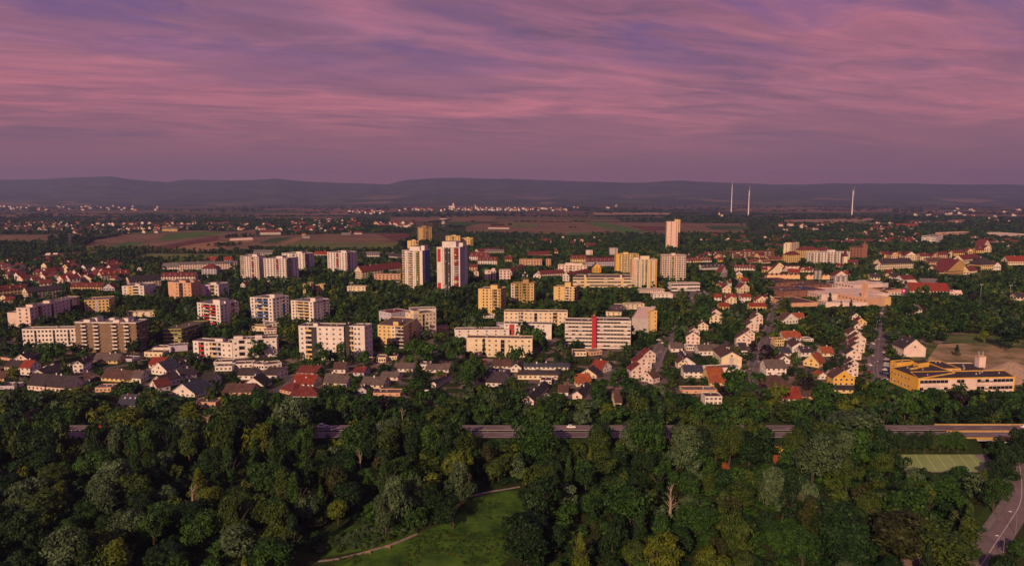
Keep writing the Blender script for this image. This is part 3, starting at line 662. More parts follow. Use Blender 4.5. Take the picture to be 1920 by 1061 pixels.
# ------------------------------------------------------------------ apartment blocks and other large buildings
SLAB = 'large apartment buildings'
block(R1, (590, 572), (1055, 578), 345, 15, 'N', 'w pW w pW w w pW w pW*1 w', 'B*1 B*1', 8, 'g', [(.16, -.05, .1, .4, 2.5), (.22, .3, .09, .5, 3.0), (.64, -.05, .1, .4, 2.5), (.72, .3, .1, .5, 3.0), (.48, .5, .08, .3, 2.5)],
      'brown brick eight storey apartment block with stacks of white balconies', 'the brown brick block', parapet='W', full=True)
block(PX, (59, 619), (152, 593), 578, 12, 'P', 'w w bR w w t w w w w t w wE', 'w w', 6, 'g', [(.08, .1, .1, .5, 2.5), (.4, .1, .1, .5, 2.5)], 'long pale pink six storey slab running obliquely behind the brown brick block', 'the oblique pink slab', full=True)
block(PX, (160, 593), (206, 590), 564, (217, 583), 'Y', 'w w w .L*.6 w w w', 'w .', 5, 'g', [], 'yellow wing with lilac strip at the far end of the oblique pink slab', 'the yellow wing', full=True)
block(PX, (16, 615), (58, 614), 587, 10, 'P', '.*2 w bR w', None, 4, 'g', [], 'low pale pink wing with blank end wall at the left edge of town', None, full=True)
block(PX, (44, 650), (148, 648), 618, 10, 'W', 'w w w t w w w w t w w w t w w', 'w w', 4, 'n', [], 'white four storey row with grey stair strips left of the brown brick block', 'the low white row', full=True)
block(PX, (308, 646), (341, 645), 618, (401, 628), 'J', 'B', 'B', 4, 'n', [], 'low flat roofed office with olive glass ribbon front', 'the olive glass office', name='office_building', cat='office building', full=True)
block(PX, (230, 559), (271, 558), 537, (293, 552), 'W', 'w wY*.9 bW w', 'w w w', 4, 'g', [(.5, .2, .2, .3, 2)], 'small white block with one bright yellow panel among trees', 'the yellow panel block', full=True)
block(PX, (317, 565), (360, 568), 529, (374, 562), 'A', '.*1.6 w bK w w', 'w w w', 6, 'g', [(.45, .1, .28, .4, 2.6), (.8, .4, .15, .4, 2)], 'salmon pink six storey block with dark balcony strip', 'the salmon block', full=True)
block(PX, (374, 562), (411, 561), 535, (432, 556), 'W', '.*1.5 wV*1 bJ w', 'w w w', 4, 'g', [(.55, .1, .3, .4, 2.8)], 'white block with a violet wall strip', 'the block with the violet strip', full=True)
block(PX, (372, 616), (415, 621), 568, (449, 612), 'W', 'w bR*1.6 bR*1.6 w', 'w w n bR w', 8, 'g', [(.62, .1, .3, .5, 4), (.9, .3, .1, .5, 2.5)], 'white eight storey block with red and white balconies', 'the block with red balconies', full=True)
block(PX, (471, 607), (513, 609), 558, (543, 603), 'W', 'w bU*1.4 bU*1.4 w', 'w w n bU w', 8, 'g', [(.8, .1, .22, .5, 3.5)], 'white eight storey block with blue balconies', 'the block with blue balconies', full=True)
block(PX, (547, 609), (589, 612), 564, (619, 605), 'W', 'w bY*1.4 bY*1.4 w', 'w w n bY w', 8, 'g', [(.8, .1, .22, .5, 3.5)], 'white eight storey block with yellow balconies', 'the block with yellow balconies', full=True)
block(PX, (363, 667), (436, 671), 640, 11, 'W', 'w bR w bY bL w w', 'w w', 3, 'n', [(.5, .3, .2, .3, 2.4)], 'low white three storey row with coloured balconies behind the bungalows', 'the coloured balcony row', full=True)
block(PX, (437, 672), (520, 668), 638, 11, 'W', 'w bW w w bL w w', 'w w', 3, 'n', [(.02, .3, .2, .3, 2.4), (.5, .3, .16, .3, 2.4)], 'low white three storey row half hidden by large trees', None, full=True)
block(PX, (562, 674), (646, 676), 612, 13, 'W', 'w bY*.9 .K*.8 w w w w', 'w w', 7, 'n', [(.3, .2, .1, .4, 2.2)], 'left wing of the white seven storey pair with dark stair wall', 'the white seven storey pair', full=True)
block(PX, (657, 677), (685, 677), 612, (700, 671), 'W', 'bY w w .', 'w w', 7, 'n', [], 'right wing of the white seven storey pair with yellow balconies', None, full=True)
block(PX, (647, 675), (656, 675), 611, 12, 'K', '.', '.', 7, 'd', [], 'narrow dark stair tower between the white seven storey wings', None, name='stair_tower', cat='tower', full=True)
block(PX, (709, 650), (757, 653), 610, (782, 635), 'Y', 'w w w wC bG bG*.8', 'w w bY w w', 6, 'n', [(.55, .1, .2, .25, 3)], 'pale yellow six storey corner block with grey balconies', 'the pale yellow corner block', full=True)
block(PX, (776, 636), (818, 630), 590, 14, 'C', '.L*1.3 wY t w wC w', 'w w', 6, 'g', [(.05, .1, .25, .4, 3)], 'tall cream and lilac wing behind the pale yellow corner block', None, full=True)
block(PX, (734, 618), (768, 612), 588, 18, 'L', 'w w w', 'w w w', 4, 'm', [], 'lilac grey rear wing with maroon roof behind the pale yellow corner block', None, full=True)
block(PX, (769, 612), (818, 610), 581, 12, 'W', 'w w w w', 'w', 4, 'n', [], 'white rear wing behind the cream and lilac wing', None, full=True)
block(PX, (897, 591), (939, 592), 542, (949, 587), 'Y', '. w w n bE*1.4 w', 'bY bY', 9, 'n', [(.5, .2, .3, .4, 4)], 'yellow nine storey tower with a central balcony strip', 'the yellow nine storey tower', full=True)
block(PX, (958, 578), (1001, 577), 532, (1007, 574), 'E', 'wC bJ w bJ w wY', 'w', 9, 'n', [(.5, .2, .25, .4, 4)], 'cream nine storey tower with aerials and olive balconies', 'the cream tower with aerials', full=True)
block(PX, (1038, 574), (1080, 574), 538, (1087, 571), 'Y', '. w . bW*1.2 w w', 'bY bY', 7, 'n', [(.48, .1, .26, .5, 5)], 'deep yellow tower with tall roof box among trees', 'the deep yellow tower', full=True)
block(PX, (1074, 545), (1190, 545), 521, (1193, 538), 'C', 'B*4 .Y*.8 B*12 .Y*.8 B*4', 'B', 4, 'n', [(.18, 0, .03, .4, 4), (.76, 0, .03, .4, 4)], 'long cream school with ribbon windows and two yellow stair towers', 'the long ribbon window school', name='school_building', cat='school', full=True)
s_ = block(PX, (1059, 652), (1110, 653), 603, 15, 'W', 'B', 'w w', 7, 'n', [], 'left half of the white ribbon window slab beside the red stair tower', 'the slab with red stair tower', full=True)
block(PX, (1118, 653), (1182, 654), 602, 15, 'W', 'B', 'w w', 7, 'n', [], 'right half of the white ribbon window slab beside the red stair tower', None, full=True)
block(PX, (1110, 654.6), (1117.5, 654.6), 596, 10, 'R', '.', '.R', 7, 'm', [], 'narrow crimson stair tower splitting the white ribbon window slab', None, name='stair_tower', cat='tower', full=True)
block(PX, (1184, 625), (1218, 628.3), 597, (1229, 603), 'G', '. .', 'pW .Y*3 n .Y', 5, 'p', [(.75, .7, .25, .28, 1.5)], 'grey block with yellow flank and broad pale roof beside the red stair slab', 'the grey block with yellow flank', full=True)
block(PX, (1219, 630), (1231, 629.5), 584, 7, 'Y', '. n', '.', 6, 'n', [], 'narrow yellow slab at the right end of the grey block', None, name='stair_tower', cat='tower', full=True)
block(PX, (1136, 593), (1165, 594), 585, (1178, 578), 'C', 'w w w', 'w w', 2, 'n', [], 'low cream hall with broad grey brown roof among trees', None, name='hall', cat='hall', full=True)
block(PX, (1173, 583), (1208, 582), 571, 10, 'C', 'w w w w', 'w', 3, 'n', [], 'small cream row half hidden behind the low hall', None, full=True)
block(PX, (875, 668), (998, 670), 634, 11, 'C', '. w w w w t w w w w', 'w w', 4, 'n', [], 'cream four storey row with rooftop rail behind the lawn and round trees', 'the front cream row', full=True)
block(PX, (853, 637), (955, 636), 619, 10, 'W', 'w w w w w w', 'w', 3, 'n', [], 'white low row behind the front cream row, left part', None, full=True)
block(PX, (945, 634), (1034, 636), 607, 11, 'W', 'w wR w w w t w w .', 'w w', 4, 'n', [], 'white four storey row with red window strip in the middle of the three rows', 'the white middle row', full=True)
block(PX, (945, 613), (1064, 614), 585, 12, 'C', 'w w w bL w w t w w w bE w w', 'w w', 4, 'n', [], 'long cream four storey row at the back of the three rows', 'the back cream row', full=True)
block(PX, (452, 531), (487, 532), 481, (500, 527), 'W', 'w*.6 bY n n w bR n w', 'n n', 13, 'g', [(.6, .2, .25, .4, 3)], 'white tower with yellow balcony strip, leftmost of the white tower group', 'the leftmost white tower', full=True)
block(PX, (496, 532), (541, 532), 485, (561, 528), 'W', 'n n n w bR n n w', 'bG n', 12, 'g', [(.45, .2, .25, .4, 3)], 'white tower with red accents standing in front of the white tower group', 'the front white tower', full=True)
block(PX, (530, 512), (573, 514), 475, (590, 511), 'W', 'n w n bY w n w', 'bG n', 11, 'g', [(.55, .2, .25, .4, 3)], 'white tower with yellow accents at the back of the white tower group', None, full=True)
block(PX, (615, 516), (652, 518), 473, (671, 514.5), 'W', 'n n w bR n n w', 'bG n n', 12, 'g', [(.6, .2, .25, .4, 3)], 'white tower with red strip standing alone right of the tower group', 'the lone white tower', full=True)
block(PX, (755, 547), (793, 548), 470, (807, 543), 'W', 'bY*1 n bC*1.8 n bJ*1.4 .', 'wL .U .U', 18, 'g', [(.3, .2, .5, .4, 5), (.82, .3, .18, .5, 6)], 'white eighteen storey tower with blue painted flank', 'the tower with blue flank', full=True)
block(PX, (820, 553), (863, 553), 464, (877, 548), 'W', 'm*1.5 n bK*1.1 bK*1.1 n bR*1.7 .*.4', 'wL wL n', 22, 'g', [(.2, .1, .6, .5, 7), (.7, .4, .3, .5, 5)], 'tallest white tower with dark red panels and black glazed strips', 'the tallest tower with red panels', full=True)
block(PX, (785, 458), (810, 457), 427, (816, 455), 'E', '.Y*1.4 n bE n', 'n n', 13, 'n', [(.3, .2, .3, .4, 4)], 'yellow tower standing before the fields left of the tallest tower', 'the field edge yellow tower', full=True)
block(PX, (764, 471), (785, 471), 452, 14, 'Y', '. n w bE', 'n n', 7, 'g', [(.4, .2, .3, .4, 3)], 'small yellow block peeping over the tower with blue flank', None, full=True)
block(PX, (836, 470), (863, 470), 443, 16, 'Y', 'n w bE n w', 'n n', 10, 'n', [(.4, .2, .3, .4, 2.5)], 'yellow block rising behind the tallest tower', None, full=True)
block(PX, (866, 468), (887, 468), 447, 16, 'Y', '. w n bE', 'n n', 8, 'n', [(.4, .2, .3, .4, 2.5)], 'small yellow block right of the tallest tower', None, full=True)
gable(PX, 'G', (665, 525), (679, 527), 508, (756, 517), 'm', 'C', 'apartment_block', 'apartment building', 4, .8, 'long grey row with maroon roof and lit cream gable near the lone white tower', 'the long maroon roofed row', side='w '*14)
block(PX, (702, 528), (751, 528), 515, 10, 'A', 'w w w w w w w', 'w', 3, 'g', [], 'low salmon row in front of the long maroon roofed row', None, full=True)
block(PX, (909, 531), (930, 531), 508, 12, 'P', '. n t w', 'w', 5, 'g', [(.6, .5, .3, .4, 3)], 'pink five storey block with left stair strip', 'the pink five storey pair', full=True)
block(PX, (936, 531), (957, 531), 507, 12, 'P', 'w w w', 'w', 5, 'g', [], 'pink five storey block right of its twin', None, full=True)
block(PX, (974, 502), (1016, 502), 487, 11, 'A', 'w w w bC w w w w', 'w', 5, 'm', [], 'salmon red long block with cream balconies', 'the salmon red block', full=True)
block(PX, (1024, 502), (1033, 502), 487, 11, 'A', 'w w', 'w', 5, 'm', [], 'narrow salmon block right of its longer neighbour', None, full=True)
block(PX, (1046, 515), (1100, 516), 497, 12, 'P', 'w w w bC w w w w', 'w w', 4, 'g', [(.25, .2, .3, .5, 3.5), (.55, .2, .3, .5, 3.0)], 'pink stepped block with white roof storey', 'the pink stepped block', full=True)
gable(PX, 'G', (1055, 530), (1067, 531), 516, (1108, 523), 'm', 'W', 'apartment_block', 'apartment building', 3, .8, 'white gabled row behind the long ribbon window school', None)
gable(PX, 'G', (1111, 514), (1127, 514), 502, 14, 'd', 'O', 'house', 'house', 3, 1.1, 'orange lit gable house with dark slate roof', 'the orange gable house')
block(PX, (1154, 520), (1197, 520), 477, 14, 'Y', '.O*1 n w bC w n bJ w', 'w w', 13, 'n', [(.35, .2, .2, .4, 3)], 'orange yellow tower with cream balconies left of the twin strip tower', 'the orange yellow tower', full=True)  # orange left strip: sunlit side face painted into the front wall
block(PX, (1184, 545), (1231, 545), 487, 15, 'C', '.A*1.2 n bW*1 n bW*1 .C*.4 bJ n .E n .E', 'w w', 15, 'n', [(.08, .2, .2, .4, 3), (.35, .2, .35, .4, 4.5)], 'cream fifteen storey tower with vertical balcony strips', 'the cream strip tower', full=True)  # salmon left strip: warm sunlight on the left part, put into wall colour
block(PX, (1241, 532), (1285, 532), 479, 14, 'P', 'n bC n n bJ n n bC n w', 'w w', 13, 'n', [(.4, .2, .16, .4, 3)], 'pinkish tower with narrow balcony strips, right of the cream strip tower', 'the pinkish strip tower', full=True)
block(PX, (1249, 470), (1270, 470), 416, 10, 'F', '.*1.2 n . n', 'n', 20, 'g', [], 'tall pale salmon slab tower standing alone beyond the town', 'the lone slab tower', full=True)
block(PX, (1264, 466), (1274, 466), 412, 10, 'Y', '.Y n', 'n', 20, 'n', [], 'narrow yellow tower directly behind the lone slab tower', None, full=True)
block(PX, (1099, 481), (1111, 481), 470, 12, 'P', '. w', 'w', 4, 'g', [], 'small pink cube of a building among far trees', None, full=True)
block(PX, (1143, 483), (1158, 483), 466, 12, 'G', '. w', 'w', 5, 'g', [], 'small grey tower with pyramid roof shape among far trees', None, full=True)
gable(PX, 'E', (1100, 505), (1154, 504), 490, 12, 'm', 'L', 'apartment_block', 'apartment building', 4, .9, 'lilac row with dormers under a maroon roof', 'the lilac dormer row', dormers=7)
gable(PX, 'E', (1070, 497), (1100, 497), 485, 12, 'm', 'Y', 'apartment_block', 'apartment building', 3, .9, 'yellow row with dormers under a maroon roof', None, dormers=4)
gable(PX, 'E', (880, 492), (915, 493), 480, 14, 'm', 'P', 'apartment_block', 'apartment building', 3, .9, 'pink row with maroon roof behind the pink five storey pair', None, dormers=4)
gable(PX, 'E', (896, 500), (932, 500), 488, 12, 'm', 'W', 'apartment_block', 'apartment building', 3, .9, 'white row with many dormers and maroon roof', None, dormers=5)
gable(PX, 'E', (947, 494), (960, 494), 486, 12, 'm', 'O', 'apartment_block', 'apartment building', 3, .9, 'small orange block with maroon roof', None)
block(PX, (1258, 546), (1312, 545), 532, 12, 'W', 'B', 'w', 2, 'm', [], 'low white flat hall with red fascia near the curving street', 'the low white hall', name='hall', cat='hall', full=True)
block(R4, (980, 130), (1165, 125), 97, 12, 'P', autopat(40), None, 2, 'g', [], 'low pink flat building beside the tree avenue', None, full=True)
block(R4, (1080, 165), (1230, 165), 130, 16, 'W', 'w w w w .', None, 2, 'p', [], 'low white workshop with pale roof beside the parked cars', None, name='workshop', cat='workshop', full=True)
# right part of the town
block(PX, (1468, 490), (1482, 490.5), 457, (1500, 488), 'C', '. n . n', 'w w w', 9, 'm', [(.1, .1, .8, .8, 2)], 'tall cream tower house with maroon roof, leftmost of the cream group', 'the tall cream tower house', full=True)
gable(PX, 'E', (1478, 499), (1500, 498), 478, 14, 'm', 'Y', 'apartment_block', 'apartment building', 6, .8, 'yellow block with maroon hipped roof in front of the cream group', None, hip=True)
gable(PX, 'E', (1500, 491), (1534, 490), 469, 14, 'm', 'Y', 'apartment_block', 'apartment building', 7, .8, 'yellow stepped block with maroon roof in the cream group', None, hip=True)
gable(PX, 'E', (1536, 486), (1560, 485), 470, 14, 'm', 'C', 'apartment_block', 'apartment building', 5, .8, 'cream block with maroon roof behind the white balcony slab', None, hip=True)
block(PX, (1519, 500.5), (1592, 498.5), 474, 13, 'W', 'pC w pC w w pC w pC w t w w', 'w w', 8, 'g', [(.5, .2, .14, .5, 4)], 'white eight storey slab with curved balcony stacks', 'the white balcony slab', full=True)
block(PX, (1593, 490), (1616, 491), 464, (1619, 488), 'T', 'n n n n', 'n', 9, 'd', [], 'dark red brick tower with flat roof', 'the dark brick tower', full=True)
block(PX, (1616, 491), (1625, 491), 458, 8, 'T', '.', '.', 9, 'd', [], 'narrow brick stair tower attached right of the dark brick tower', None, name='stair_tower', cat='tower', full=True)
block(PX, (1372, 486), (1452, 485), 473, 26, 'T', 'B', 'w', 3, 'm', [], 'long crimson hall with striped red roof', 'the long crimson hall', name='hall', cat='hall', full=True)
block(PX, (1727, 459), (1754, 460), 443, (1767, 456), 'W', 'B', 'n n', 4, 'g', [], 'white office with dark ribbon windows on the right hillside', 'the white hillside office', name='office_building', cat='office building', full=True)
block(PX, (1766, 446), (1816, 444), 437, 20, 'A', 'B', None, 2, 'p', [], 'long salmon hall left of the great pale hall', None, name='hall', cat='hall', full=True)
block(PX, (1850, 445), (1945, 452), 436, 40, 'P', '.*3 B*2', None, 2, 'p', [], 'great pale warehouse hall at the right edge of town', 'the great pale hall', name='hall', cat='hall', full=True)
block(PX, (1820, 452), (1850, 453), 446, 25, 'W', 'B', None, 2, 'g', [], 'low white sheds left of the great pale hall', None, name='hall', cat='hall', full=True)
for i, (x0, x1, yb, yt, w) in enumerate([(1654, 1668, 488, 475, 'D'), (1671, 1683, 490, 475, 'D'), (1686, 1692, 488, 474, 'D'), (1697, 1718, 492, 477, 'C'), (1725, 1743, 493, 478, 'C'), (1748, 1757, 490, 477, 'A'), (1760, 1776, 489, 475, 'A'), (1778, 1784, 486, 472, 'C'), (1788, 1808, 484, 472, 'Y'), (1812, 1826, 480, 469, 'Y'), (1830, 1845, 478, 467, 'Y'), (1845, 1858, 475, 463, 'C')]):
    gable(PX, 'G' if i % 2 else 'E', (x0, yb), (x1, yb), yt+2, 13, 'm', w, 'apartment_block', 'apartment building', 4, .7, f'{WNAME[w]} dormer flats with maroon roof', group='lit row of flats')
block(R6, (100, 228), (285, 215), 165, 40, 'A', '.*2 . .Y*1', '.', 2, 'p', [(.15, .2, .12, .12, 16)], 'salmon factory front with square chimney block and yellow gate', 'the pale factory hall', name='factory_hall', cat='factory', full=True)
for i, (pts, c_) in enumerate([([(1537, 573), (1625, 573)], 'pale'), ]): pass
block(PX, (1548, 576), (1626, 576), 568, 22, 'P', '.', '.', 2, 'p', [], 'wide low factory shed with pale pink roof behind the fir trees', None, name='factory_hall', cat='factory', full=True)
block(PX, (1540, 565), (1668, 563), 553, 55, 'P', '.', '.', 2, 'p', [], 'largest pale pink factory roof with dark seams', 'the largest pale factory roof', name='factory_hall', cat='factory', full=True)
block(PX, (1600, 548), (1655, 545), 535, 30, 'P', '.', '.', 2, 'p', [], 'pale factory roof behind the largest one', None, name='factory_hall', cat='factory', full=True)
block(PX, (1470, 560), (1546, 556), 547, 40, 'T', '.T w .T w .T w .T w .T w', None, 2, 'u', [(.2, .3, .03, .6, 1), (.3, .3, .03, .6, 1), (.45, .3, .03, .6, 1), (.55, .3, .03, .6, 1)], 'red brick factory with slate roof and white skylight strips', 'the brick factory', name='factory_hall', cat='factory', full=True)
block(PX, (1484, 576), (1533, 574), 569, 45, 'A', '.', '.', 2, 'b', [], 'flat lilac brown shed roof in front of the brick factory', None, name='factory_hall', cat='factory', full=True)
block(PX, (1455, 541), (1500, 540), 531, 55, 'T', 'w w w w', None, 2, 'd', [(.6, .1, .03, .7, 1), (.75, .1, .03, .7, 1), (.9, .1, .03, .7, 1)], 'dark factory roof with white skylight strips', None, name='factory_hall', cat='factory', full=True)
block(PX, (1502, 545), (1560, 543), 536, 45, 'T', 'w w w w', None, 2, 'd', [(.3, .1, .03, .7, 1), (.5, .1, .03, .7, 1), (.62, .1, .03, .7, 1), (.74, .1, .03, .7, 1)], 'dark factory roof with a row of bright skylights', None, name='factory_hall', cat='factory', full=True)
block(PX, (1560, 541), (1612, 540), 533, 30, 'G', '.', None, 1, 'u', [], 'low slate blue annex beside the silos', None, name='factory_hall', cat='factory', full=True)
block(PX, (1660, 553), (1690, 551), 545, 25, 'A', '.', None, 1, 'b', [], 'low brown roofed market beside the side street', None, name='hall', cat='hall', full=True)
block(PX, (1640, 543), (1665, 542), 532, 35, 'L', 'w', None, 1, 'n', [(.2, .2, .6, .5, 1.5)], 'low lilac workshop beyond the pale factory', None, name='workshop', cat='workshop', full=True)
gable(PX, 'E', (1706, 551), (1781, 553), 544, 22, 'r', 'C', 'long_house', 'house', 2, .75, 'long cream house with vivid red tiled roof and gabled bays', 'the long red roofed house')
gable(PX, 'E', (1758, 517), (1775, 516), 511, 20, 'm', 'C', 'house', 'house', 1, .9, 'cream house with red roof left of the brown barn gable', None)
gable(PX, 'G', (1776, 517), (1818, 514), 508, 26, 'm', 'E', 'barn', 'barn', 2, .62, 'large barn with broad brown gable and red roof', 'the brown barn gable')
gable(PX, 'E', (1817, 516), (1833, 515), 508, 14, 'm', 'C', 'house', 'house', 1, .9, 'cream house with red roof right of the brown barn gable', None)
gable(PX, 'E', (1835, 513), (1862, 512), 497, 20, 'd', 'Y', 'villa', 'house', 3, 1.1, 'tall yellow villa with steep dark hipped roof', 'the tall yellow villa', hip=True)
gable(PX, 'E', (1652, 508), (1712, 506), 495, 18, 'd', 'C', 'long_house', 'house', 3, .8, 'long cream building with dark slate roof before the lit row', None)
gable(PX, 'E', (1740, 500), (1768, 500), 491, 16, 'b', 'A', 'long_house', 'house', 2, .8, 'salmon building with brown roof before the lit row', None)
gable(PX, 'E', (1805, 500), (1838, 496), 487, 16, 'm', 'C', 'long_house', 'house', 2, .9, 'cream row with maroon roof left of the tall yellow villa', None)
gable(PX, 'G', (1862, 510), (1876, 510), 498, 30, 'm', 'W', 'house', 'house', 2, .9, 'narrow white gable house right of the tall yellow villa', None)
gable(PX, 'E', (1890, 502), (1930, 502), 490, 18, 'r', 'C', 'long_house', 'house', 2, .9, 'cream house with red roof at the right edge of town', None)
gable(PX, 'G', (1694, 669), (1735, 669), 653, 16, 'd', 'P', 'house', 'house', 2, .82, 'broad pink gable house with dark roof above the yellow school', 'the pink gable house', pat='. .', skylights=2)
# the yellow school
block(PX, (1720, 738), (1901, 734), 711, (1898, 722), 'P', '.O*.4 BP*7 .P*2 BP*2 .P*3 BP*9 .O*.4', 'w', 2, 'd', [], 'long front wing of the orange yellow school with two window rows', 'the orange yellow school', name='school_building', cat='school', full=True, parapet='O')
block(PX, (1668, 716), (1720, 738), 690, (1738, 716), 'O', 'n w n w w n .*2', '.', 2, 'd', [(.1, .55, .2, .3, 3.2), (.3, .3, .04, .2, 1.5)], 'side wing of the orange yellow school with dark roof toward the street', None, name='school_building', cat='school', full=True, parapet='O')
block(PX, (1668, 704), (1680, 708), 677, 14, 'O', 'w', 'w', 2, 'd', [], 'narrow rear end of the orange yellow school beside the street', None, name='school_building', cat='school', full=True, parapet='O')
block(PX, (1767, 712), (1800, 712), 692, 22, 'P', 'B', 'w w', 2, 'd', [], 'inner hall of the orange yellow school with ribbon windows', None, name='school_building', cat='school', full=True, parapet='O')
block(PX, (1802, 712), (1868, 712), 699, 26, 'P', '.', 'w w', 1, 'd', [], 'low sports hall of the orange yellow school', None, name='sports_hall', cat='hall', full=True)
ch = empty('chimney_tower', (*G(1836, 700), 0)); q = MB(); h_ = height_at(1836, 700, 668); q.box(-2.2, 2.2, -2.2, 2.2, 0, h_, wallm('P')); q.box(-2.4, 2.4, -2.4, 2.4, h_, h_+.6, wallm('A')); q.build('shaft', ch)
for x in (-1.4, 1.4): q = MB(); q.tube((x, 0, h_), (x, 0, h_+3.5), .45, .4, METAL); q.build('flue', ch)
tag(ch, 'square pink chimney tower with two flues behind the orange yellow school', 'chimney', 1836, 690, full=True); landmark('the pink chimney tower', 1836, 690)
# orange clubhouse by the clay court
block(PX, (1457, 850), (1485, 851), 839, 8, 'O', 'w w w', 'w', 1, 'g', [(-.1, .1, .3, .5, .5)], 'small orange clubhouse beside the clay court in the wood', 'the orange clubhouse', name='clubhouse', cat='clubhouse', full=True)
# silos
def silos(cx, yb, yt, n, r, label):
    for k in range(n):
        px = cx+(k-(n-1)/2)*r*2.4*1300/math.hypot(*G(cx, yb)); x, y = G(px, yb); h = height_at(px, yb, yt); e = empty('silo', (x, y, 0)); q = MB(); q.tube((0, 0, 0), (0, 0, h), r, r, METAL, 20); q.build('shell', e)
        q = MB(); q.tube((0, 0, h), (0, 0, h+1.2), r, r*.2, METAL, 20); q.build('cap', e); q = MB()
        for z in range(2, int(h), 3): q.tube((0, 0, z), (0, 0, z+.25), r+.06, r+.06, METAL, 20)
        q.build('hoops', e, 'stuff'); tag(e, f"{['left','middle','right'][k] if n == 3 else ['left', 'right'][k]} one of the {'three' if n == 3 else 'two'} tall metal silos {label}", 'silo', px, yb, 'grain silos', full=True)
        mark_poly([(x-r, y-r), (x+r, y-r), (x+r, y+r), (x-r, y+r)], 1, 1)
    PROTECT.append((cx-12, cx+12, yt, yb, .2))
silos(1575, 541, 518, 3, 2.9, 'beside the pale factory roof'); silos(1533, 526, 508, 2, 2.6, 'behind the brick factory'); landmark('the three metal silos', 1575, 535)
# gravel heap
V = []; n_ = 26; cxh, cyh = G(1915, 716)
for j in range(n_):
    for i in range(n_):
        u, v = (i/(n_-1))*2-1, (j/(n_-1))*2-1; r = math.hypot(u, v); V.append((cxh+u*26, cyh+10+v*18, max(-.2, 12*max(0, 1-r)**.9 + (random.uniform(-.25, .25) if r < 1 else -.2))))
link('gravel_heap', mesh_np('gravel_heap', V, [(j*n_+i, j*n_+i+1, (j+1)*n_+i+1, (j+1)*n_+i) for j in range(n_-1) for i in range(n_-1)], [mat('gravel', (.30, .22, .165), .95, .2, .8, .1)], smooth=False))
o = bpy.data.objects['gravel_heap']; tag(o, 'tall pile of pale gravel behind the orange yellow school', 'gravel heap', 1900, 705, full=True); mark_poly([(cxh-26, cyh-8), (cxh+26, cyh-8), (cxh+26, cyh+28), (cxh-26, cyh+28)])

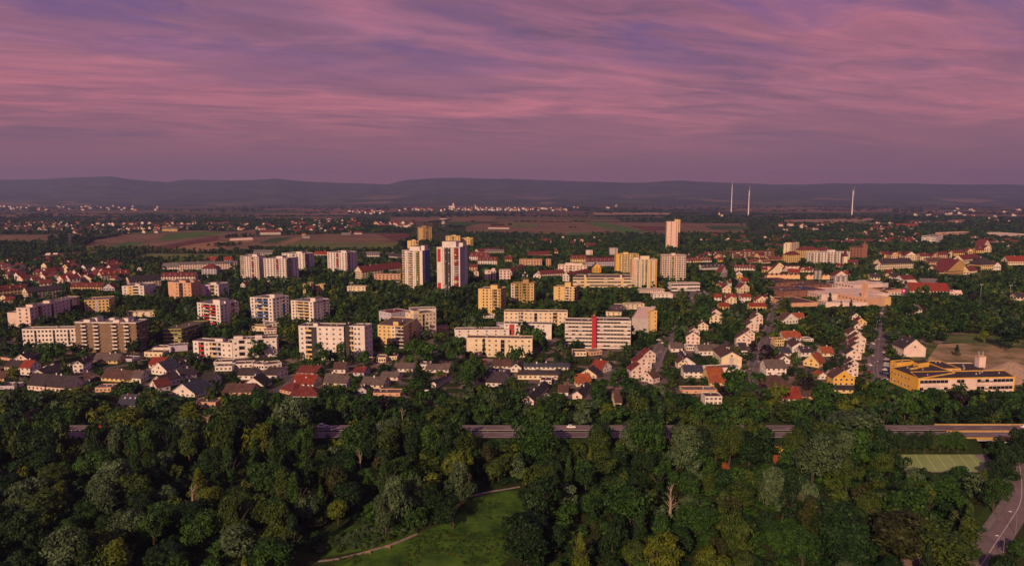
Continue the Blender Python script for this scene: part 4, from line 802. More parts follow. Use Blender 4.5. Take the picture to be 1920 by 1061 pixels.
# ------------------------------------------------------------------ houses, traced one by one: kind, A, B, eaves row, depth or C, roof, wall, options
ZA = (0, 470, 8); ZB = (240, 470, 8); ZC = (880, 440, 8); ZD = (1280, 460, 9.6); ZE = (1300, 440, 6); ZF = (1560, 440, 5.3333)
H = {
 'R1': (R1, [
  ('G', (110, 650), (215, 650), 634, 9, 'd', 'P'), ('E', (35, 715), (150, 725), 680, 10, 'd', 'P'), ('E', (158, 748), (233, 752), 687, (318, 722), 'r', 'W'),
  ('G', (235, 784), (350, 780), 745, (610, 745), 'd', 'W'), ('G', (560, 730), (640, 728), 668, (720, 680), 'd', 'W'), ('E', (212, 862), (550, 890), 820, (640, 838), 'd', 'P'),
  ('E', (712, 658), (898, 660), 634, 11, 'n', 'Y'), ('E', (775, 790), (1010, 805), 763, 11, 'b', 'Y'), ('E', (1010, 806), (1078, 812), 765, (1140, 780), 'n', 'W'),
  ('E', (1140, 692), (1250, 694), 665, 11, 'r', 'W'), ('G', (1160, 738), (1275, 752), 697, 12, 'u', 'W'), ('E', (1205, 888), (1306, 866), 840, 10, 'm', 'W'), ('E', (900, 1005), (1035, 1005), 985, 12, 'u', 'W', dict(skylights=3)),
  ('E', (650, 810), (690, 805), 775, 9, 'b', 'W'), ('E', (-80, 790), (30, 795), 765, 9, 'b', 'A')]),
 'R2': (R2, [
  ('E', (-30, 742), (250, 662), 700, 9, 'd', 'P', dict(dormers=6)), ('E', (-60, 850), (75, 812), 800, 9, 'd', 'W'), ('E', (85, 790), (200, 762), 752, 9, 'd', 'W'),
  ('E', (225, 840), (318, 842), 796, 12, 'k', 'W'), ('G', (5, 908), (185, 918), 882, (330, 868), 'u', 'W', dict(skylights=4)), ('E', (515, 780), (640, 782), 745, (697, 752), 'd', 'W'),
  ('E', (715, 780), (812, 782), 743, (915, 755), 'd', 'W'), ('G', (552, 850), (712, 855), 826, (775, 815), 'k', 'W'), ('E', (400, 905), (615, 900), 882, (690, 865), 'b', 'A'),
  ('E', (966, 752), (1120, 754), 727, (1182, 728), 'm', 'W'), ('E', (930, 836), (1092, 842), 808, (1160, 803), 'r', 'P', dict(skylights=1)), ('E', (1170, 830), (1306, 832), 806, 12, 'n', 'C'),
  ('E', (900, 935), (1135, 935), 915, 12, 'm', 'L', dict(hip=True)), ('E', (835, 880), (940, 905), 872, 11, 'm', 'A', dict(hip=True))]),
 'R3': (R3, [
  ('E', (400, 720), (545, 724), 693, (580, 702), 'n', 'W'), ('E', (300, 785), (430, 788), 757, (477, 770), 'n', 'P'), ('E', (150, 848), (320, 852), 817, (378, 820), 'n', 'C'), ('E', (-30, 842), (40, 845), 805, (92, 815), 'n', 'L'),
  ('E', (90, 752), (172, 756), 722, (222, 735), 'm', 'L'), ('E', (645, 728), (820, 728), 703, (858, 708), 'n', 'W'), ('G', (690, 855), (724, 856), 812, (850, 775), 'k', 'W', dict(skylights=6)), ('E', (1045, 693), (1088, 694), 668, (1115, 675), 'm', 'W'),
  ('E', (1095, 772), (1250, 778), 745, (1292, 752), 'u', 'Y', dict(skylights=4)), ('E', (1105, 838), (1225, 842), 800, (1290, 798), 'd', 'W'), ('E', (-60, 735), (30, 735), 700, 10, 'b', 'W'), ('E', (1165, 700), (1300, 700), 678, 9, 'b', 'W'), ('G', (130, 893), (190, 893), 862, 8, 'd', 'L')]),
 'R4': (R4, [
  ('E', (90, 705), (430, 708), 688, (450, 695), 'u', 'W'), ('E', (45, 780), (350, 782), 742, (402, 770), 'd', 'C'), ('G', (-10, 722), (70, 724), 690, 9, 'd', 'W'),
  ('G', (85, 968), (165, 975), 935, (285, 850), 'k', 'P', dict(skylights=9)), ('G', (462, 930), (535, 938), 895, (605, 860), 'k', 'P', dict(skylights=8)), ('G', (512, 772), (645, 775), 745, (690, 745), 'd', 'C'),
  ('E', (598, 718), (680, 735), 690, 13, 'r', 'W'), ('E', (490, 835), (605, 832), 808, 12, 'o', 'C'), ('G', (912, 775), (1042, 768), 712, 8, 'm', 'P'), ('G', (945, 706), (1068, 700), 650, 8, 'm', 'P'), ('G', (1008, 655), (1098, 650), 592, 8, 'm', 'P'),
  ('E', (1218, 570), (1306, 570), 540, 9, 'n', 'W'), ('G', (1270, 702), (1340, 702), 655, 9, 'b', 'C'), ('E', (790, 1000), (838, 1000), 955, 14, 'b', 'C'), ('E', (1075, 815), (1130, 800), 770, 9, 'b', 'P'), ('E', (360, 905), (430, 905), 875, 9, 'b', 'W')]),
 'R5': (R5, [
  ('G', (25, 512), (130, 516), 452, 7, 'b', 'P'), ('G', (45, 470), (128, 470), 415, 7, 'b', 'P'), ('G', (115, 412), (195, 414), 368, 9, 'm', 'C'), ('G', (205, 352), (300, 354), 308, 8, 'b', 'C'), ('G', (202, 322), (303, 322), 280, 8, 'b', 'P'),
  ('G', (410, 525), (522, 528), 465, 8, 'b', 'P'), ('G', (470, 482), (550, 482), 428, 8, 'b', 'P'), ('G', (478, 420), (582, 420), 375, 7, 'b', 'P'), ('G', (478, 395), (582, 395), 352, 7, 'b', 'W'), ('G', (528, 370), (612, 370), 318, 7, 'b', 'P'), ('G', (530, 340), (610, 340), 295, 7, 'b', 'W'),
  ('G', (295, 688), (450, 690), 612, 26, 'b', 'C', dict(pat='. .G*.5 .', pitch=.55, desc='broad cream gable house with tall grey central strip', short='the grey strip gable')),
  ('G', (-40, 683), (95, 685), 662, 22, 'd', 'W', dict(skylights=3)), ('E', (125, 598), (285, 596), 560, 10, 'n', 'W'), ('E', (440, 592), (495, 592), 555, 12, 'd', 'W'), ('E', (10, 770), (155, 770), 720, 9, 'u', 'W'),
  ('E', (210, 830), (330, 830), 815, 20, 'o', 'Y'), ('E', (638, 748), (792, 748), 692, 12, 'n', 'W'), ('E', (690, 885), (860, 870), 855, 18, 'b', 'A', dict(hip=True)), ('E', (755, 958), (905, 958), 925, 13, 'r', 'W'), ('E', (880, 935), (1030, 935), 912, 12, 'b', 'A'),
  ('E', (775, 480), (907, 480), 462, 12, 'o', 'P'), ('G', (838, 574), (945, 578), 532, 20, 'b', 'W'), ('E', (905, 628), (1002, 624), 572, 9, 'd', 'W', dict(skylights=2)), ('G', (922, 672), (1042, 692), 640, 12, 'o', 'Y', dict(pitch=1.0)),
  ('G', (730, 655), (820, 660), 628, 11, 'b', 'W'), ('E', (755, 600), (830, 600), 580, 9, 'u', 'W'), ('G', (768, 360), (882, 352), 328, 9, 'b', 'W'), ('E', (855, 320), (930, 320), 305, 9, 'o', 'A'), ('E', (1070, 605), (1155, 605), 577, 10, 'o', 'C'), ('G', (1038, 778), (1103, 778), 755, 8, 'o', 'W'),
  ('E', (222, 190), (298, 190), 152, 9, 'r', 'W'), ('G', (303, 128), (370, 128), 85, 9, 'm', 'C'), ('G', (438, 122), (510, 118), 80, 9, 'm', 'C'), ('E', (335, 175), (412, 175), 150, 8, 'r', 'C'), ('E', (445, 195), (522, 195), 150, 8, 'r', 'W'), ('E', (283, 245), (357, 245), 222, 9, 'r', 'Y'),
  ('G', (560, 215), (650, 215), 175, 9, 'r', 'C'), ('E', (513, 250), (640, 250), 222, 9, 'r', 'Y'), ('G', (630, 190), (692, 190), 155, 9, 'm', 'P'), ('G', (330, 205), (412, 205), 175, 7, 'r', 'C'), ('E', (350, 90), (372, 90), 40, 8, 'm', 'W')]),
 'R6': (R6, [('E', (1245, 195), (1330, 195), 150, 10, 'd', 'C'), ('E', (400, 285), (470, 285), 268, 10, 'r', 'W'), ('E', (470, 285), (525, 282), 245, 10, 'n', 'W')]),
 'ZA': (ZA, [
  ('E', (-60, 690), (420, 640), 600, 12, 'm', 'Y', dict(dormers=3)), ('E', (425, 760), (940, 700), 625, 13, 'd', 'C'), ('E', (1060, 595), (1530, 595), 540, 12, 'm', 'Y', dict(dormers=3)), ('G', (1545, 600), (1720, 600), 560, 12, 'm', 'L'),
  ('G', (1180, 465), (1385, 465), 430, 14, 'm', 'C'), ('E', (1530, 480), (1960, 440), 370, 13, 'r', 'C', dict(dormers=5)), ('G', (915, 300), (1040, 300), 250, 12, 'm', 'Y'), ('E', (980, 385), (1090, 385), 358, 12, 'm', 'C'), ('G', (280, 315), (360, 312), 290, 10, 'm', 'W'),
  ('G', (20, 285), (100, 285), 262, 10, 'm', 'W'), ('G', (100, 340), (190, 345), 318, 10, 'm', 'W'), ('G', (175, 360), (280, 360), 338, 10, 'm', 'W'), ('E', (500, 370), (640, 372), 345, 14, 'r', 'W'), ('E', (660, 360), (820, 365), 335, 14, 'm', 'L'), ('E', (600, 570), (780, 560), 495, 13, 'm', 'C'),
  ('G', (-20, 760), (120, 765), 720, 13, 'm', 'C'), ('E', (60, 800), (190, 800), 750, 10, 'm', 'C'), ('G', (1310, 305), (1410, 300), 270, 12, 'm', 'W'), ('E', (1370, 375), (1480, 380), 330, 12, 'm', 'W'), ('E', (1590, 300), (1820, 290), 245, 14, 'm', 'W'), ('E', (250, 460), (480, 465), 435, 12, 'm', 'W'), ('E', (560, 440), (680, 445), 425, 11, 'o', 'W'), ('E', (890, 480), (1050, 480), 450, 11, 'r', 'C')]),
 'ZB': (ZB, [
  ('E', (520, 305), (780, 300), 240, 14, 'g', 'P', dict(desc='pale apartment row with grey roof behind the maroon row')), ('E', (780, 310), (1640, 290), 205, 16, 'g', 'P', dict(dormers=2, pitch=.35, desc='very long pale row with low grey roof', short='the very long pale row')),
  ('E', (500, 470), (1010, 465), 385, 13, 'm', 'P', dict(dormers=6)), ('E', (1110, 400), (1330, 400), 265, 16, 'm', 'L', dict(hip=True)), ('G', (140, 300), (210, 300), 268, (380, 290), 'm', 'W'), ('E', (30, 560), (500, 520), 470, 18, 'k', 'P', dict(dormers=0)), ('E', (1170, 160), (1320, 160), 140, 14, 'r', 'W'), ('E', (1420, 165), (1560, 165), 140, 14, 'r', 'W'), ('G', (1690, 545), (1760, 550), 510, (1890, 510), 'm', 'W')]),
 'ZC': (ZC, [
  ('E', (0, 560), (120, 560), 480, 10, 'm', 'A'), ('G', (70, 640), (140, 640), 560, 12, 'm', 'P'), ('E', (640, 640), (840, 560), 560, 12, 'm', 'P'), ('G', (960, 650), (1070, 650), 610, 12, 'k', 'W'), ('E', (1070, 640), (1430, 620), 590, 12, 'm', 'P'), ('E', (140, 290), (530, 262), 255, 14, 'm', 'C'), ('E', (260, 195), (345, 195), 175, 12, 'm', 'P'),
  ('E', (720, 165), (800, 160), 135, 10, 'm', 'P'), ('E', (920, 185), (1010, 180), 155, 12, 'm', 'C'), ('E', (1150, 140), (1210, 140), 110, 12, 'm', 'P'), ('E', (1520, 185), (1590, 185), 130, 10, 'm', 'A'), ('E', (1750, 205), (1900, 200), 160, 12, 'm', 'A'), ('E', (870, 325), (1250, 310), 300, 14, 'm', 'A'), ('E', (1280, 295), (1330, 295), 255, 10, 'm', 'Y')]),
 'ZD': (ZD, [
  ('E', (350, 470), (770, 450), 395, 11, 'd', 'W', dict(dormers=6)), ('E', (930, 470), (1300, 480), 395, 11, 'm', 'W', dict(dormers=6)), ('G', (675, 590), (800, 560), 510, 7, 'm', 'W'), ('G', (690, 560), (805, 535), 490, 7, 'm', 'W'), ('G', (945, 600), (1095, 605), 575, 8, 'm', 'O'), ('G', (940, 570), (1080, 570), 520, 8, 'm', 'W'), ('E', (600, 730), (680, 740), 690, 9, 'd', 'Y'), ('E', (670, 760), (760, 760), 720, 9, 'm', 'Y'),
  ('E', (1070, 690), (1190, 690), 650, 12, 'r', 'W'), ('E', (0, 330), (180, 330), 280, 12, 'm', 'W', dict(dormers=3)), ('E', (160, 330), (350, 330), 270, 13, 'm', 'Y', dict(dormers=4)), ('E', (340, 330), (520, 325), 265, 13, 'm', 'W', dict(dormers=4)), ('G', (570, 240), (690, 240), 205, 14, 'm', 'A'), ('E', (640, 320), (730, 320), 260, 11, 'm', 'O'), ('E', (380, 190), (520, 195), 160, 12, 'm', 'C'),
  ('E', (1130, 330), (1250, 330), 300, 10, 'm', 'A', dict(dormers=3)), ('E', (1250, 330), (1460, 325), 285, 10, 'm', 'A', dict(dormers=5)), ('E', (1440, 350), (1580, 340), 295, 11, 'm', 'C', dict(dormers=4)), ('E', (1560, 290), (1840, 280), 245, 11, 'm', 'A', dict(dormers=6)), ('E', (1370, 235), (1640, 225), 205, 10, 'r', 'C'), ('E', (1420, 490), (1530, 490), 440, 9, 'm', 'Y'), ('G', (1810, 470), (1900, 470), 430, 9, 'm', 'P')]),
 'ZE': (ZE, [
  ('E', (1065, 440), (1195, 445), 425, 14, 'r', 'C'), ('E', (1205, 420), (1340, 425), 395, 10, 'm', 'C'), ('G', (1590, 510), (1730, 510), 460, 14, 'm', 'P'), ('E', (1690, 470), (1760, 470), 445, 12, 'r', 'C'), ('E', (1610, 370), (1680, 375), 350, 12, 'r', 'W'), ('E', (480, 110), (560, 110), 85, 14, 'm', 'W'), ('E', (580, 118), (660, 118), 95, 14, 'm', 'P'), ('E', (870, 95), (980, 95), 70, 16, 'm', 'P'), ('E', (1340, 110), (1450, 110), 90, 16, 'm', 'A'), ('E', (1520, 110), (1650, 110), 90, 16, 'm', 'A'), ('E', (1700, 115), (1800, 115), 95, 16, 'm', 'C'), ('G', (1460, 110), (1510, 110), 90, 16, 'm', 'A')]),
 'ZF': (ZF, [
  ('E', (350, 445), (400, 445), 420, 9, 'd', 'W'), ('E', (385, 475), (480, 475), 425, 12, 'd', 'C'), ('G', (430, 360), (500, 360), 320, 12, 'd', 'W'), ('E', (540, 420), (610, 420), 380, 12, 'm', 'A'), ('G', (540, 355), (605, 355), 345, 9, 'b', 'W'), ('E', (600, 455), (690, 450), 425, 14, 'd', 'P'), ('E', (710, 475), (830, 470), 448, 14, 'm', 'W'), ('E', (760, 510), (860, 505), 490, 10, 'p', 'W'), ('E', (890, 495), (1060, 500), 485, 14, 'g', 'P'), ('E', (1180, 605), (1300, 608), 592, 9, 'p', 'P'),
  ('G', (1740, 135), (1800, 140), 120, 14, 'm', 'W'), ('G', (1500, 175), (1590, 165), 130, 16, 'm', 'C'), ('E', (1560, 105), (1700, 110), 90, 14, 'g', 'W'), ('E', (1780, 100), (1890, 100), 80, 14, 'm', 'A'), ('E', (1280, 270), (1370, 268), 240, 12, 'm', 'C'), ('E', (1380, 190), (1480, 185), 165, 12, 'm', 'C'), ('E', (560, 75), (640, 70), 50, 14, 'm', 'C'), ('E', (270, 95), (420, 100), 70, 14, 'm', 'A'), ('E', (120, 110), (230, 105), 85, 14, 'm', 'C'), ('E', (1835, 665), (1900, 665), 625, 9, 'n', 'C')]),
 'Z4': (Z4, [('E', (960, 426), (1120, 430), 412, 20, 'r', 'W'), ('E', (1270, 406), (1335, 406), 394, 16, 'm', 'P'), ('E', (780, 448), (830, 448), 432, 12, 'm', 'W'), ('E', (850, 448), (905, 448), 430, 12, 'm', 'P'), ('E', (1065, 400), (1130, 402), 385, 12, 'm', 'P')]),
 'Z1': (Z1, [('E', (1216, 456), (1330, 456), 436, 16, 'n', 'Y', dict(desc='long yellow farm hall lying alone in the far fields', short='the yellow farm hall')), ('E', (1740, 540), (1900, 532), 525, 14, 'p', 'A'), ('E', (340, 645), (372, 645), 632, 8, 'p', 'W'), ('E', (395, 640), (425, 640), 630, 8, 'p', 'W')]),
 'Z2': (Z2, [('E', (30, 482), (185, 480), 462, 20, 'm', 'W'), ('E', (345, 494), (372, 494), 478, 8, 'o', 'Y'), ('E', (350, 508), (405, 508), 496, 10, 'g', 'W'), ('E', (640, 482), (710, 482), 474, 10, 'g', 'W'), ('E', (735, 480), (795, 480), 466, 10, 'm', 'W'), ('E', (1740, 440), (1900, 442), 424, 14, 'm', 'W'),
  ('E', (430, 640), (540, 645), 625, 14, 'r', 'W'), ('E', (820, 655), (925, 655), 630, 14, 'g', 'W'), ('E', (950, 650), (1080, 665), 632, 14, 'd', 'W'), ('E', (1670, 622), (1860, 622), 608, 12, 'g', 'C'), ('E', (1730, 580), (1770, 580), 562, 10, 'm', 'W'), ('E', (-20, 632), (130, 632), 615, 14, 'g', 'W')]),
}
for key, (fr, rows) in H.items():
    for r in rows:
        kw = dict(r[7]) if len(r) > 7 else {}
        gable(fr, r[0], r[1], r[2], r[3], r[4], r[5], r[6], **kw)
# terrace of staggered gables along the straight street
TERR = [((845, 822), (965, 822), 775, 9, 'b', 'O'), ((900, 768), (985, 770), 745, 6, 'b', 'P'), ((925, 742), (987, 744), 716, 6, 'd', 'P'), ((922, 714), (988, 716), 690, 6, 'b', 'P'), ((920, 672), (1004, 674), 640, 9, 'd', 'P'), ((940, 634), (1022, 634), 605, 6, 'b', 'P'),
 ((945, 606), (1026, 606), 580, 6, 'm', 'W'), ((940, 580), (1030, 580), 556, 6, 'b', 'P'), ((935, 552), (1004, 552), 525, 9, 'b', 'P'), ((965, 500), (1018, 500), 482, 7, 'b', 'P'), ((970, 478), (1034, 478), 462, 7, 'm', 'Y'), ((948, 450), (1000, 450), 430, 9, 'd', 'W')]
T3 = (1280, 450, 3)
for i, (A_, B_, ty_, d_, rf_, wl_) in enumerate(TERR):
    gable(T3, 'G', A_, B_, ty_, d_, rf_, wl_, desc=f"{WNAME[wl_]} gable house with {RNAME[rf_]} roof", group='staggered terrace of gable houses', prot=.2)
gable(T3, 'E', (840, 800), (905, 800), 765, 9, 'b', 'P', desc='small pink annex beside the front orange gable of the staggered terrace'); gable(T3, 'E', (850, 860), (960, 862), 838, 5, 'k', 'Y', desc='low yellow porch building in front of the orange gable terrace house')
landmark('the staggered gable terrace', 1600, 680)
# zigzag gable rows beside the factory
for (x0, y0, x1, n_, w, ph) in ((1438, 523, 1500, 7, 'D', 'front'), (1428, 508, 1470, 5, 'D', 'upper left'), (1470, 507, 1500, 4, 'P', 'upper middle'), (1502, 510, 1525, 3, 'C', 'upper right'), (1512, 524, 1528, 2, 'D', 'short front'), (1540, 524, 1556, 2, 'D', 'short rear')):
    for i in range(n_):
        xa = x0+(x1-x0)*i/n_; xb = x0+(x1-x0)*(i+1)/n_
        gable(PX, 'G', (xa, y0), (xb-.15, y0), y0-6.5, 10, 'm', w, desc=f'{WNAME[w]} gable in the {ph} zigzag row', group='zigzag gable row', chim=False, pat='.', prot=.1)
landmark('the zigzag roofed row', 1470, 515)
for i in range(6):     # diagonal stepped gables
    gable(PX, 'G', (1440+i*2.6, 520-i*2.6), (1456+i*2.6, 520-i*2.6), 511-i*2.6, 5, 'm', 'C', desc='cream stepped gable', group='stepped gable row', chim=False, pat='.', prot=.1)
# bungalows and garages with flat roofs
FL = [(R2, (340, 718), (470, 715), 685, 'W'), (R2, (485, 698), (630, 692), 668, 'W'), (R2, (637, 704), (712, 706), 668, 'W'), (R2, (714, 706), (850, 690), 674, 'W'), (R2, (330, 672), (470, 668), 652, 'W'), (R2, (185, 1000), (345, 1003), 958, 'A'),
 (R3, (268, 652), (340, 652), 615, 'C'), (R3, (342, 632), (425, 632), 607, 'C'), (R3, (245, 908), (450, 908), 888, 'A'), (R3, (600, 705), (680, 705), 670, 'W'), (R3, (190, 655), (235, 655), 635, 'C'), (R3, (725, 415), (820, 412), 385, 'A'), (R3, (870, 445), (965, 442), 410, 'W'), (R3, (1085, 312), (1170, 310), 298, 'W'), (R3, (1185, 405), (1260, 405), 362, 'L'), (R3, (1255, 395), (1306, 395), 358, 'W'),
 (R4, (465, 602), (570, 602), 572, 'C'), (R4, (0, 435), (60, 470), 405, 'W'), (R4, (215, 815), (300, 818), 790, 'W'), (R4, (600, 600), (690, 590), 572, 'A'), (R5, (200, 732), (440, 718), 702, 'W'), (R5, (0, 888), (262, 888), 865, 'A'), (R5, (170, 975), (300, 975), 915, 'W'), (R5, (705, 525), (775, 525), 480, 'Y'), (R5, (935, 490), (1000, 490), 474, 'W'), (R5, (30, 560), (90, 560), 532, 'W'),
 (R1, (730, 878), (850, 876), 848, 'A'), (R1, (45, 612), (150, 612), 590, 'W'), (R1, (-10, 625), (90, 640), 612, 'A'), (R1, (1105, 610), (1245, 612), 575, 'C'), (R1, (1165, 575), (1306, 575), 540, 'W'), (R1, (965, 305), (1185, 300), 270, 'C'), (R1, (900, 640), (1010, 645), 622, 'L'), (R1, (-20, 855), (110, 855), 835, 'L'), (R2, (605, 410), (735, 415), 375, 'C'), (R2, (715, 435), (810, 430), 408, 'P'), (R2, (-20, 570), (130, 560), 530, 'L'), (R2, (730, 380), (830, 372), 358, 'W'),
 (R3, (45, 110), (185, 112), 70, 'C'), (R2, (1015, 150), (1075, 150), 50, 'Y'), (R2, (1110, 130), (1170, 130), 60, 'Y'), (R5, (-10, 75), (125, 80), 60, 'W'), (R6, (265, 135), (360, 135), 118, 'W'), (R5, (835, 505), (900, 505), 482, 'L')]
for fr, A, B, T, w in FL:
    a = tf(fr, *A); tall = (A[1]-T) > 60
    block(fr, A, B, T, 9 if not tall else 12, w, autopat(14 if not tall else 10) if w != 'L' else 'w .', '.', None, random.choice('gnb'), [], f"{WNAME[w]} flat roofed {'block with ribbon balconies' if tall else 'bungalow'}", None, 'bungalow' if not tall else 'apartment_block', 'bungalow' if not tall else 'apartment building', prot=.25)
print('windows', NWIN[0])
# ------------------------------------------------------------------ trees
def crown_np(seed, shape, nclump, nleaf, ls, core=True, squash=1.0):
    """leaf quads of a unit-sized crown: radius 1, height 0..2 before scaling; returns verts, quads, tone"""
    r = np.random.default_rng(seed); C = []; R = []
    nl = int(r.integers(3, 6)); LC = r.normal(size=(nl, 3)); LC /= np.linalg.norm(LC, axis=1, keepdims=True); LC *= r.uniform(.30, .52, (nl, 1)); LC[:, 2] *= .8; LR = r.uniform(.42, .62, nl)
    for i in range(nclump):
        for _ in range(50):
            p = r.normal(size=3); p /= np.linalg.norm(p); rad = r.uniform(.45, 1.0)**.6
            q_ = int(r.integers(nl))
            if shape == 'round': c = LC[q_]*np.array([1, 1, 1.1])+p*LR[q_]*rad; s = r.uniform(.16, .32)
            elif shape == 'wide': c = LC[q_]*np.array([1.15, 1.15, .6])+p*LR[q_]*rad*np.array([1, 1, .75]); s = r.uniform(.15, .30)
            elif shape == 'tall': c = p*rad*np.array([.42, .42, .86]); s = r.uniform(.20, .34)
            elif shape == 'poplar': c = p*rad*np.array([.22, .22, .88]); c[:2] *= 1-.55*max(0, c[2]); s = r.uniform(.13, .22)
            elif shape == 'willow': c = LC[q_]*1.1+p*LR[q_]*rad*np.array([.9, .9, .8]); s = r.uniform(.18, .32)
            elif shape == 'cone': h = r.uniform(0, 1)**1.25; a = r.uniform(0, 2*math.pi); w = (1-h)*.52*r.uniform(.55, 1); c = np.array([w*math.cos(a), w*math.sin(a), h*1.9-.95]); s = .10+.20*(1-h)
            elif shape == 'bush': c = p*rad*np.array([.75, .75, .5]); s = r.uniform(.3, .45)
            if shape in ('cone', 'poplar') or c[2] > -.62: break
        C.append(c); R.append(s)
    C = np.array(C); R = np.array(R); n = nclump*nleaf
    ci = np.repeat(np.arange(nclump), nleaf); d = r.normal(size=(n, 3)); d /= np.linalg.norm(d, axis=1, keepdims=True)
    d[:, 2] = np.where(d[:, 2] < -.35, -d[:, 2], d[:, 2])
    rr = r.uniform(.72, 1.06, n)[:, None]; P = C[ci]+d*R[ci][:, None]*rr*np.array([1, 1, .85])
    if shape == 'willow': P[:, 2] -= np.abs(r.normal(0, .06, n))
    # lean to the outside of the crown
    q = P/np.linalg.norm(P, axis=1, keepdims=True); nrm = d*.6+q*.25+r.normal(size=(n, 3))*.42+np.array([0, 0, .15]); nrm /= np.linalg.norm(nrm, axis=1, keepdims=True)
    up = r.normal(size=(n, 3)); t = np.cross(nrm, up); t /= np.linalg.norm(t, axis=1, keepdims=True); b_ = np.cross(nrm, t)
    L = (ls*r.uniform(.6, 1.35, n))[:, None]; k = L*(1.4 if shape == 'willow' else 1.25)
    if shape == 'willow': b_ = b_*.7+np.array([0, 0, -1.])*.5; b_ /= np.linalg.norm(b_, axis=1, keepdims=True)
    V = np.stack([P-b_*k*.5, P+t*L*.42, P+b_*k*.5+nrm*L*.1, P-t*L*.42], 1).reshape(-1, 3)
    V[:, 2] *= squash
    tone = r.uniform(0, .75, nclump)[ci]+r.uniform(0, .35, n)
    return V, np.arange(n*4).reshape(-1, 4), tone.astype(np.float32)
def crown_mesh(name, seed, shape, nclump, nleaf, ls):
    V, Fq, tone = crown_np(seed, shape, nclump, nleaf, ls); V = V.copy(); V[:, 2] -= V[:, 2].min(); V[:, 2] /= V[:, 2].max(); V[:, :2] /= np.percentile(np.abs(V[:, :2]), 99)
    return mesh_np(name, V, Fq, [LEAF['mid']], tone=tone)    # radius 1, height 1
def trunk_mesh(name, seed, bark=BARK):
    r = random.Random(seed); b = MB(); p = Vector((0, 0, 0)); q = Vector((r.uniform(-.03, .03), r.uniform(-.03, .03), .45)); b.tube((0, 0, -.01), q, .028, .018, bark, 7)
    for k in range(6):
        a = k*1.05+r.uniform(-.3, .3); e = q+Vector((math.cos(a)*.22, math.sin(a)*.22, r.uniform(.18, .38))); s_ = q*(.6+.08*k); s_ = Vector((0, 0, 0)).lerp(q, .62+.06*k); b.tube(s_, e, .011, .004, bark, 5)
    b.tube(q, q+Vector((.01, .0, .35)), .016, .004, bark, 6); return b.data(name)
NEAR = {}
def protos(level, spec):
    for shape, cnt, ncl, nlf, ls in spec: NEAR[(level, shape)] = [crown_mesh('crown', 100+i*7+len(shape)*31+level, shape, ncl, nlf, ls) for i in range(cnt)]
protos(0, [('round', 7, 62, 85, .078), ('wide', 4, 62, 85, .076), ('tall', 3, 42, 95, .085), ('poplar', 2, 46, 70, .070), ('willow', 3, 46, 120, .075), ('cone', 2, 60, 60, .085), ('bush', 3, 26, 80, .13)])
protos(1, [('round', 4, 26, 26, .17), ('wide', 2, 26, 26, .17), ('tall', 3, 24, 24, .16), ('poplar', 2, 26, 18, .13), ('willow', 2, 26, 28, .15), ('cone', 3, 34, 16, .15), ('bush', 2, 14, 22, .25)])
TRUNKS = [trunk_mesh('trunk', i) for i in range(3)]; PALETRUNK = trunk_mesh('trunk', 9, PALEBARK)
TREEKIND = dict(round='broadleaf_tree', wide='broadleaf_tree', tall='broadleaf_tree', poplar='poplar_tree', willow='willow_tree', cone='conifer_tree', bush='bush')
SHAPEWORD = dict(round='round crowned tree', wide='wide spreading tree', tall='tall narrow tree', poplar='slim poplar tree', willow='drooping willow tree', cone='pointed conifer', bush='low bush')
NTREE = {}
def tree(level, shape, tone, x, y, r, h, name=None, parts=True, desc=None, full=False):
    name = name or TREEKIND[shape]; me = random.choice(NEAR[(level, shape)]); clear = .10 if shape in ('bush', 'cone', 'willow') else .2
    if parts:
        root = empty(name, (x, y, 0)); a = random.uniform(0, 6.28); c_ = link('crown', me, root, (0, 0, h*clear), a)
        tr_ = link('trunk', random.choice(TRUNKS), root, (0, 0, 0), a); tr_.scale = (h, h, h)
    else: root = c_ = link(name, me, None, (x, y, h*clear*.5), random.uniform(0, 6.28))
    c_.scale = (r, r*random.uniform(.9, 1.1), h*(1-clear)); c_.material_slots[0].link = 'OBJECT'; c_.material_slots[0].material = LEAF[tone]
    px, py = proj(x, y, 0); sz = ('large ' if r > 6 else 'small ' if r < 3.4 else '') if shape not in ('bush',) else ''
    tag(root, desc or f'{sz}{TONEWORD[tone]} {SHAPEWORD[shape]}', 'tree' if shape != 'bush' else 'bush', px, py, ('trees of the near wood' if level == 0 else 'trees among the houses') if shape != 'bush' else 'bushes', full=full)
    NTREE[name] = NTREE.get(name, 0)+1; return root
